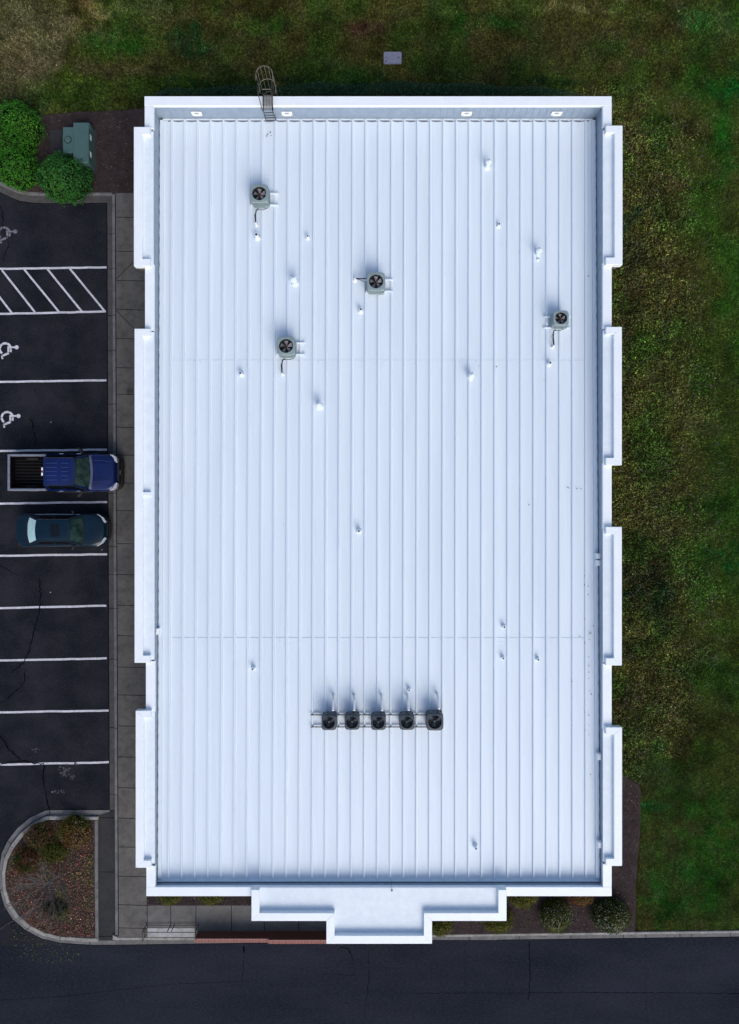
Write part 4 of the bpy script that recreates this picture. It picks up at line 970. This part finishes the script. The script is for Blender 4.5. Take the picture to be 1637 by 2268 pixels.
lv = [(.28,plan(.10,4.50,.76,.40,.30)),(.42,plan(.02,4.62,.83,.48,.30)),(.60,plan(0,4.64,.86,.52,.30)),(.75,plan(.02,4.58,.855,.52,.30)),(.86,plan(.06,4.42,.83,.50,.28)),(.93,plan(.12,4.05,.79,.40,.26))]
sk('body', hull(lv), M['teal'], True)
def hd(u, v):
    t = 2*v-1; x = 3.42+.06*(1-t*t)+(.86+.16*(1-t*t))*u; y = .74*t*(1-.16*u*u); return (x, y, .945+.045*(1-t**4)*(1-u**2)-.06*u**3)
B = MB(); B.grid(hd, 14, 18); sk('hood', B, M['teal'], True)
def tkf(u, v):
    t = 2*v-1; x = .66-.04*(1-t*t)-(.54+.06*(1-t*t))*u; y = .75*t*(1-.08*u); return (x, y, .945+.04*(1-t**4)*(1-.6*u))
B = MB(); B.grid(tkf, 8, 16); sk('trunk_lid', B, M['teal'], True)
def ar(fn):
    pre = set(bpy.data.objects); r = fn()
    for o in set(bpy.data.objects)-pre:
        if o.type == 'MESH':
            for v in o.data.vertices: v.co.x -= D
    return r
pane, top = ar(lambda: glasshouse(sd_, (.70,3.40,.76,.14,.16), (1.28,2.88,.55,.10,.07), .93, 1.38, M['teal'], M['glass'], M['rear_glass'], .05))
ar(lambda: (pane('l',.14,.48,.12,.90,'side_window',M['side_glass']), pane('l',.52,.84,.12,.90,'side_window',M['side_glass']),
            pane('s',.16,.48,.12,.90,'side_window',M['side_glass']), pane('s',.52,.86,.12,.90,'side_window',M['side_glass'])))
B = MB(); B.grid(lambda u,v: (lambda q: (q[0],q[1],q[2]+.006))(top(.44+.26*u,.20+.60*v)), 6, 8); sk('sunroof', B, M['side_glass'], True)
for s_ in (-1,1):
    B = MB(); B.prism([(4.56,s_*.36),(4.60,s_*.44),(4.44,s_*.66),(4.24,s_*.79),(4.12,s_*.83),(4.10,s_*.79),(4.30,s_*.64),(4.46,s_*.42)], .62, .84, .015); sk('headlight', B, M['lamp'])
    sk('tail_light', MB().prism([(.03,s_*.45),(.10,s_*.45),(.20,s_*.80),(.08,s_*.74)], .62, .84, .01), M['lamp_red'])
    B = MB(); B.prism([(2.98,s_*.80),(3.06,s_*.80),(2.98,s_*.98),(2.90,s_*1.02),(2.88,s_*.99)], .93, 1.05, .015); sk('wing_mirror', B, M['black'])
    B = MB(); B.tube([(1.0,s_*.80,.945),(2.0,s_*.815,.955),(3.3,s_*.80,.945)], .010, 5); sk('window_trim_highlight', B, M['chrome'])  # chrome trim line, also stands in for the bright side highlight
    for hx in (1.55,2.45): sk('door_handle', MB().box(hx,hx+.18,s_*.855,s_*.88,.78,.81,.004), M['teal'])
B = MB(); B.prism(plan(4.0,4.68,.62,.30,.02), .34, .50, .02); sk('front_bumper', B, M['black'], True)
sk('grille', MB().box(4.50,4.63,-.32,.32,.56,.72,.01), M['black'])
for y0_ in (-.25,.25):
    B = MB(); B.tube([(3.50,y0_,.99),(3.44,y0_+.20,1.02),(3.36,y0_+.40,1.05)], .010, 5); sk('wiper', B, M['black'])
for s_ in (-1,1):
    B = MB(); B.tube([(3.52,s_*.70,.985),(4.0,s_*.66,.97),(4.34,s_*.54,.925)], .007, 4); sk('hood_gap', B, M['black'])
    for hx in (1.35,2.2,3.05): sk('door_gap', MB().box(hx-.005,hx+.005,s_*.795,s_*.866,.62,.937), M['black'])
B = MB(); B.tube([(.62,-.66,.975),(.20,-.62,.96),(.12,-.4,.95),(.09,0,.95),(.12,.4,.95),(.20,.62,.96),(.62,.66,.975)], .007, 4); sk('trunk_gap', B, M['black'])
for x in (.85,3.65):
    for s_ in (-1,1): wheel(sd_, x-D, s_*.72, .31, .20)

# ------------------------------------------------------------------ vegetation
def leaf_quads(P3, N3, size, aspect=.55, tilt=.6):
    n = len(P3); r = rng.normal(size=(n,3)); nn = N3+r*tilt; nn /= np.linalg.norm(nn,axis=1,keepdims=True)
    u = np.cross(nn, rng.normal(size=(n,3))); u /= np.linalg.norm(u,axis=1,keepdims=True); v = np.cross(nn,u)
    s = size[:,None] if hasattr(size,'__len__') else size
    a = P3-u*s*.5; b = P3+v*s*aspect*.5; c = P3+u*s*.5; d = P3-v*s*aspect*.5
    return np.stack([a,b,c,d],axis=1).reshape(-1,3)
def shrub(name, label, c, lobes, nleaf, cols, lsize, cat='shrub', group=None, zbase=.1, pale=None, pale_amt=0.0, lump=.10):
    root = empty(name, (c[0],c[1],zbase)); tag(root, label, cat, group)
    allP = []; allN = []; core = MB(); area = [a*b for (_,_,a,b,_) in lobes]; sA = sum(area)
    for (dx,dy,rx,ry,h), ar_ in zip(lobes, area):
        n = int(nleaf*ar_/sA); d = rng.normal(size=(n,3)); d /= np.linalg.norm(d,axis=1,keepdims=True); d[:,2] = np.abs(d[:,2])*1.0-.12*(rng.random(n)<.3)
        lum = 1+lump*(smooth_noise(d[:,0]*1.0+dx*3+c[0],d[:,1]+d[:,2]+dy,4.2,3)-.5)*2+lump*.7*(smooth_noise(d[:,0]+c[1],d[:,1]-d[:,2],9.,5)-.5)*2
        depth = 1-.16*rng.random(n)**2
        p = np.stack([dx+d[:,0]*rx*lum*depth, dy+d[:,1]*ry*lum*depth, .15+np.maximum(d[:,2],-.1)*(h-.1)*lum*depth],axis=1)
        keep = np.ones(n,bool)
        for (ex,ey,fx,fy,g_) in lobes:
            if (ex,ey) != (dx,dy): keep &= (((p[:,0]-ex)/fx)**2+((p[:,1]-ey)/fy)**2+(p[:,2]/g_)**2) > .62
        allP.append(p[keep]); allN.append(d[keep])
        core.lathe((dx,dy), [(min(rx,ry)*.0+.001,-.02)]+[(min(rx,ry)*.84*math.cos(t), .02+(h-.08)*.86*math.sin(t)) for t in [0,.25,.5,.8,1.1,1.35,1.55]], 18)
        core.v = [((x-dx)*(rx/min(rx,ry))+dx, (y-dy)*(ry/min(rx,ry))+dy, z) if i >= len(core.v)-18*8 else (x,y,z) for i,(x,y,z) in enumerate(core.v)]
    p = np.concatenate(allP); d = np.concatenate(allN)
    n = len(p); q = leaf_quads(p, d, lsize*rng.uniform(.7,1.3,n))
    pick = smooth_noise(p[:,0]+c[0],p[:,1]+c[1],1.6,2)*.6+rng.random(n)*.4; cs = np.array(cols)
    idx = np.clip((pick*len(cs)).astype(int),0,len(cs)-1); col = cs[idx]*rng.uniform(.75,1.3,(n,1))
    if pale is not None:
        m_ = rng.random(n) < pale_amt*np.clip(d[:,2]*1.2,0,1)*(smooth_noise(p[:,0]+c[0],p[:,1]+c[1],2.0,7)>.35); col[m_] = np.array(pale)*rng.uniform(.6,1.1,(m_.sum(),1))
    me = fast_mesh('foliage', q, col, M['leaf']); o = link(bpy.data.objects.new('foliage', me)); o.parent = root
    core.build('branches', M['core'], root, True); return root  # this mesh is a solid dark core added inside the leaf shell
G1 = [(.018,.085,.010),(.028,.125,.011),(.038,.165,.014),(.024,.10,.010),(.06,.17,.02)]
G2 = [(.010,.052,.014),(.018,.085,.016),(.030,.12,.024),(.020,.10,.014),(.06,.16,.03)]
OL = [(.055,.070,.010),(.080,.090,.012),(.105,.105,.016),(.06,.085,.012)]
DK = [(.022,.040,.012),(.036,.058,.014),(.070,.088,.018),(.11,.12,.025)]
RG = [(.15,.040,.022),(.055,.055,.014),(.04,.045,.012),(.19,.075,.05)]
shrub('hedge_shrub','big elongated bright green clipped shrub at the left edge beside the mulch bed', P(33,322,.9), [(.12,1.15,1.12,1.12,1.9),(.0,-1.05,1.05,1.08,1.8),(-.35,.1,1.15,1.2,1.8)], 17000, G1, .08, lump=.15)
shrub('round_shrub','round dark green shrub overlapping the green transformer cabinet', P(137,389,.9), [(0,0,1.36,1.24,1.55)], 9500, G2, .085, lump=.15)
shrub('round_shrub','round olive shrub with pale flecks, second from the right corner of the front bed', P(1234.6,2033.5,.7), [(0,0,.86,.88,1.05)], 5200, DK, .058, group='clipped bushes in the front bed', pale=(.45,.41,.36), pale_amt=.15)
shrub('round_shrub','widest pale-flecked round shrub at the right corner of the front bed', P(1357.7,2034,.7), [(0,0,1.04,.86,1.1)], 6200, DK, .058, group='clipped bushes in the front bed', pale=(.50,.48,.44), pale_amt=.17)
shrub('round_shrub','olive shrub half under the coping just right of the entrance canopy', P(1160,1983,.7), [(0,0,.84,.80,1.0)], 4200, OL, .055, group='clipped bushes in the front bed')
shrub('round_shrub','reddish olive shrub half under the coping, between the two pale-flecked shrubs', P(1287,1981,.7), [(0,0,.78,.72,1.0)], 4200, OL[:2]+RG[:2], .055, group='clipped bushes in the front bed')
shrub('round_shrub','olive shrub under the right outer corner of the entrance canopy beside the kerb', P(1103,2040,.6), [(0,0,.86,.70,.95)], 4200, OL, .055, group='clipped bushes in the front bed')
shrub('round_shrub','olive shrub at the kerb against the right side of the canopy porch', P(974,2048,.6), [(0,0,.74,.66,.9)], 3600, OL, .055, group='clipped bushes in the front bed')
shrub('round_shrub','left olive shrub of the pair peeping out above the front walk', P(377,1979,.5), [(0,0,.64,.66,.8)], 3200, OL, .05, group='clipped bushes above the front walk')
shrub('round_shrub','right olive shrub of the pair peeping out above the front walk', P(467,1976,.5), [(0,0,.76,.72,.85)], 3600, OL, .05, group='clipped bushes above the front walk')
IS = 'low shrubs in the kerbed island'
shrub('island_shrub','green and red low shrub at the upper left of the kerbed island', P(86,1852,.4), [(0,0,.74,.70,.5)], 3200, RG+OL[:3], .055, group=IS, pale=(.38,.28,.24), pale_amt=.10, lump=.2)
shrub('island_shrub','red-tipped green low shrub at the upper right of the kerbed island', P(162,1843,.4), [(0,0,.88,.90,.55)], 4400, [OL[0],OL[1],OL[2],RG[0],OL[0]], .055, group=IS, pale=(.45,.36,.32), pale_amt=.14, lump=.2)
shrub('island_shrub','yellowish green low shrub just above the bare tree in the island', P(120,1888,.3), [(0,0,.72,.55,.35)], 2600, OL+[(.12,.10,.02)], .055, group=IS, lump=.25)
shrub('island_shrub','dark green low shrub at the left side of the kerbed island', P(55,1908,.4), [(0,0,.66,.74,.4)], 2800, [(.022,.045,.010),(.03,.06,.012),RG[0],(.04,.05,.012)], .055, group=IS, lump=.25)
shrub('island_shrub','twiggy grey-green low shrub below the bare tree in the island', P(120,2015,.3), [(0,0,.80,.50,.4)], 1800, [(.045,.060,.026),(.06,.065,.03),RG[0]], .05, group=IS, lump=.3)

# litter and ground covers (uncountable)
def poly_points(n, pts):
    pts = np.array(pts); lo = pts.min(0); hi = pts.max(0); out_ = []
    tot = 0
    while tot < n:
        q = rng.uniform(lo, hi, (n*2,2)); inside = np.zeros(len(q),bool); j = len(pts)-1
        for i in range(len(pts)):
            xi, yi = pts[i]; xj, yj = pts[j]
            c_ = ((yi > q[:,1]) != (yj > q[:,1])) & (q[:,0] < (xj-xi)*(q[:,1]-yi)/(yj-yi+1e-12)+xi); inside ^= c_; j = i
        q = q[inside]; out_.append(q); tot += len(q)
    q = np.concatenate(out_)[:n]; return (q[:,0]-CX)/S0, (CY-q[:,1])/S0
isl = [(210,1817),(113,1817),(88,1822),(58,1843),(35,1877),(20,1915),(16,1945),(21,1979),(37,2008),(67,2042),(100,2063),(140,2071),(211,2073)]
X, Y = poly_points(17000, isl)
n = len(X); Pn = np.stack([X,Y,.115+rng.random(n)*.08],1); cs = np.array([(.12,.032,.024),(.075,.030,.022),(.06,.045,.03),(.16,.05,.04),(.05,.06,.014),(.20,.14,.11),(.035,.03,.02),(.028,.022,.018)])
wt = np.array([.16,.18,.16,.07,.10,.04,.14,.15]); idx = rng.choice(8,n,p=wt/wt.sum()); nz = smooth_noise(X,Y,1.4,12); idx[(nz>.62)&(rng.random(n)<.5)] = 4; idx[(nz<.3)&(rng.random(n)<.5)] = 6
me = fast_mesh('leaf_litter', leaf_quads(Pn, np.tile([0,0,1.],(n,1)), .055*rng.uniform(.6,1.3,n), .6, .5), cs[idx]*np.exp(rng.normal(0,.5,(n,1)))*2.0, M['leaf'])
tag(link(bpy.data.objects.new('leaf_litter', me)), 'red and brown fallen leaves covering the kerbed island', 'leaf litter', kind='stuff')
# mulch chips
mb_polys = [([(95,262),(175,254),(300,250),(300,428),(80,428),(95,400)],5200,(.045,.032,.032)),([(1385,1730),(1412,1745),(1412,1850),(1403,1960),(1400,2058),(960,2064),(960,1995),(1355,1990)],7500,(.055,.042,.042)),([(327,1985),(557,1985),(557,2001),(327,2001)],1200,(.045,.036,.034))]
Ps = []; Cs = []
for poly, n_, cc in mb_polys:
    X, Y = poly_points(n_, poly); n = len(X); Ps.append(leaf_quads(np.stack([X,Y,.125+rng.random(n)*.02],1), np.tile([0,0,1.],(n,1)), .06*rng.uniform(.5,1.4,n), .4, .35))
    k = rng.uniform(.4,1.5,(n,1)); c_ = np.array(cc)*k; b = rng.random(n) < .05; c_[b] = np.array((.26,.22,.20))*rng.uniform(.5,1.1,(b.sum(),1)); Cs.append(c_)
me = fast_mesh('mulch_chips', np.concatenate(Ps), np.concatenate(Cs), M['blade'])
tag(link(bpy.data.objects.new('mulch_chips', me)), 'brown bark chips with pale flecks covering the planting beds', 'mulch', kind='stuff')
# stray leaves and weeds on the drive below the island
X, Y = poly_points(260, [(20,2045),(60,2068),(110,2085),(180,2095),(170,2130),(80,2135),(30,2110)]); n = len(X)
me = fast_mesh('stray_leaves', leaf_quads(np.stack([X,Y,.02+rng.random(n)*.01],1), np.tile([0,0,1.],(n,1)), .06*rng.uniform(.5,1.3,n), .6, .3), np.array([(.07,.09,.03)])*rng.uniform(.5,1.6,(n,1)), M['leaf'])
tag(link(bpy.data.objects.new('stray_leaves', me)), 'small yellow-green leaves strewn on the drive beside the island kerb', 'leaf litter', kind='stuff')

def tufts(X, Y, z, ln, wd, spread, colf, nb=3):
    n = len(X); vs = []; cols = []
    base = colf(X, Y)*np.exp(rng.normal(0,.45,(n,1)))*1.1; ln = ln*rng.uniform(.6,1.5,n)
    for b in range(nb):
        a = rng.uniform(0,2*np.pi,n); L = ln*rng.uniform(.5,1.3,n); t = spread*rng.uniform(.4,1.2,n)
        hx, hy = np.cos(a), np.sin(a); w_ = wd*rng.uniform(.6,1.3,n)
        r0 = rng.uniform(0,.03,n)
        bx, by = X+hx*r0, Y+hy*r0
        p0 = np.stack([bx-hy*w_, by+hx*w_, z],1); p1 = np.stack([bx+hy*w_, by-hx*w_, z],1)
        p2 = np.stack([bx+hx*L*np.sin(t), by+hy*L*np.sin(t), z+L*np.cos(t)],1)
        vs.append(np.stack([p0,p1,p2],1).reshape(-1,3)); k = rng.uniform(.7,1.4,(n,1))
        cols.append(base*k)
    return np.concatenate(vs), np.concatenate(cols)
def lawn_gz(X,Y): return .07+(smooth_noise(X,Y,1.3,9)-.5)*.05
# short lawn, north and south-east
polyN = [(-10,-20),(1660,-20),(1660,300),(1380,300),(1365,212),(320,212),(300,246),(100,256),(88,250),(40,232),(-10,225)]
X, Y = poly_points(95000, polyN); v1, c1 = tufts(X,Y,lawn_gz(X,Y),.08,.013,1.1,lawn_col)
polyS = [(1412,1745),(1660,1650),(1660,2056),(1410,2059),(1412,1990),(1418,1850)]
X, Y = poly_points(42000, polyS); v2, c2 = tufts(X,Y,lawn_gz(X,Y),.07,.013,1.1,lawn_col)
polyE = [(1440,190),(1660,190),(1660,1660),(1420,1745),(1470,1600),(1500,1300),(1480,900),(1480,400)]
X, Y = poly_points(80000, polyE); v3, c3 = tufts(X,Y,lawn_gz(X,Y),.08,.013,1.1,lawn_col)
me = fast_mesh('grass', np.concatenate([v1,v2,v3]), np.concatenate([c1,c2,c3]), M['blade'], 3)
tag(link(bpy.data.objects.new('grass', me)), 'short patchy green and brown grass blades around the building', 'grass', kind='stuff')
# coarse weeds along the east wall: leafy clumps up to 0.4 m high
polyW = [(1230,200),(1440,190),(1560,300),(1590,700),(1600,1100),(1590,1450),(1520,1650),(1430,1745),(1385,1718),(1340,1700),(1340,240)]
X, Y = poly_points(105000, polyW); n = len(X)
py_ = CY-Y*S0; px_ = CX+X*S0
lim = np.interp(py_,[190,300,700,1100,1450,1650,1745],[1440,1555,1580,1590,1580,1520,1430])-px_
keep = rng.random(len(X)) < np.clip(.5+(lim-45)/70+(smooth_noise(X,Y,1.2,51)-.5)*1.8,0,1)*np.clip((py_-185)/60,0,1)*np.clip((1752-py_)/60+(smooth_noise(X,Y,1.5,52)-.3),0,1)
X, Y = X[keep], Y[keep]; n = len(X)
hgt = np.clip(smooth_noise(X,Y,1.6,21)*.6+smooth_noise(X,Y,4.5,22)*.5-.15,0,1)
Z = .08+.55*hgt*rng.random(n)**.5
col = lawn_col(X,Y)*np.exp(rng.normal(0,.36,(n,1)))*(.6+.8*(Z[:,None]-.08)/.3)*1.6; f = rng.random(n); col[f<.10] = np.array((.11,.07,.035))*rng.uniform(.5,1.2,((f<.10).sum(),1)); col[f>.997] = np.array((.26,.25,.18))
gm = (f>.72)&(f<.95); col[gm] = col[gm]*np.array([.75,1.25,.9])
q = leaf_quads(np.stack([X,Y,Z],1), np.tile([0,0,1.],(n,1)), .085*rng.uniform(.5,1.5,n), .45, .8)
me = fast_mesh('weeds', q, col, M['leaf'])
tag(link(bpy.data.objects.new('weeds', me)), 'rough olive and brown weeds growing along the right side of the building', 'weeds', kind='stuff')
# dark ivy strip along the north wall
X, Y = poly_points(14000, [(340,213),(380,197),(430,203),(520,192),(610,197),(700,186),(790,192),(880,183),(960,190),(1040,188),(1120,197),(1200,196),(1290,214)]); n = len(X)
q = leaf_quads(np.stack([X,Y,.10+.16*rng.random(n)],1), np.tile([0,0,1.],(n,1)), .07*rng.uniform(.6,1.3,n), .6, .7)
me = fast_mesh('ivy', q, np.array([(.020,.052,.028)])*np.exp(rng.normal(0,.5,(n,1))), M['leaf'])
tag(link(bpy.data.objects.new('ivy', me)), 'dark green creeping ground cover along the top wall of the building', 'ground cover', kind='stuff')
# dry stalks among the weeds
B = MB()
X, Y = poly_points(420, polyW)
for x, y in zip(X, Y):
    a = random.uniform(0,6.28); L = random.uniform(.2,.6); B.tube([(x,y,.15),(x+L*.5*math.cos(a),y+L*.5*math.sin(a),.36),(x+L*math.cos(a+.3),y+L*math.sin(a+.3),.42)], .005, 3)
tag(B.build('dry_stalks', M['bark']), 'thin dry stalks sticking out of the rough weeds', 'dry stalks', kind='stuff')
# mulch weeds peeping at the sidewalk edge
X, Y = poly_points(60, [(285,860),(297,860),(297,872),(283,872)]); n = len(X)
q = leaf_quads(np.stack([X,Y,.14+.05*rng.random(n)],1), np.tile([0,0,1.],(n,1)), .05*rng.uniform(.6,1.3,n), .6, .5)
o = link(bpy.data.objects.new('weed_plant', fast_mesh('weed_plant', q, np.array([(.012,.03,.012)])*rng.uniform(.5,1.8,(n,1)), M['leaf'])))
tag(o, 'tiny dark weed growing from the sidewalk at the building edge', 'weed')

# bare tree on the island
bx, by, _ = P(131,1934)
tr_ = empty('bare_tree', (bx,by,.1)); tag(tr_, 'leafless young tree with fine grey branches in the kerbed island', 'tree')
O = (bx,by,.1); T = MB()
T.tube([(bx,by,.08),(bx-.01,by+.01,.7),(bx-.02,by-.02,1.3),(bx+.0,by-.03,1.9)], .06, 9, .032); T.build('trunk', M['bark'], tr_, True, org=O)
CR = MB(); rr = random.Random(5)
def branch(p, d, L, r, lvl):
    pts = [Vector(p)]; dd = Vector(d).normalized(); n = 5
    for i in range(n):
        dd = (dd+Vector((rr.uniform(-.13,.13),rr.uniform(-.13,.13),rr.uniform(-.05,.12)))).normalized(); pts.append(pts[-1]+dd*L/n)
    CR.tube(pts, r, 4, max(.0045,r*.5))
    if lvl < 3:
        for k in range(4 if lvl == 0 else 3):
            q = pts[rr.randint(1,n)]; s = Vector((rr.uniform(-1,1),rr.uniform(-1,1),rr.uniform(-.1,.7)))*.62
            branch(q, dd+s, L*rr.uniform(.45,.7), max(.0065,r*.62), lvl+1)
for i in range(17):
    a = 2*math.pi*i/17+rr.uniform(-.2,.2); hgt_ = rr.uniform(.5,1.4); up = rr.uniform(.1,.8)
    branch((bx-.01,by,hgt_), (math.cos(a),math.sin(a),up), rr.uniform(.9,1.5), .015, 0)
CR.build('crown', M['bark'], tr_, False, org=O)
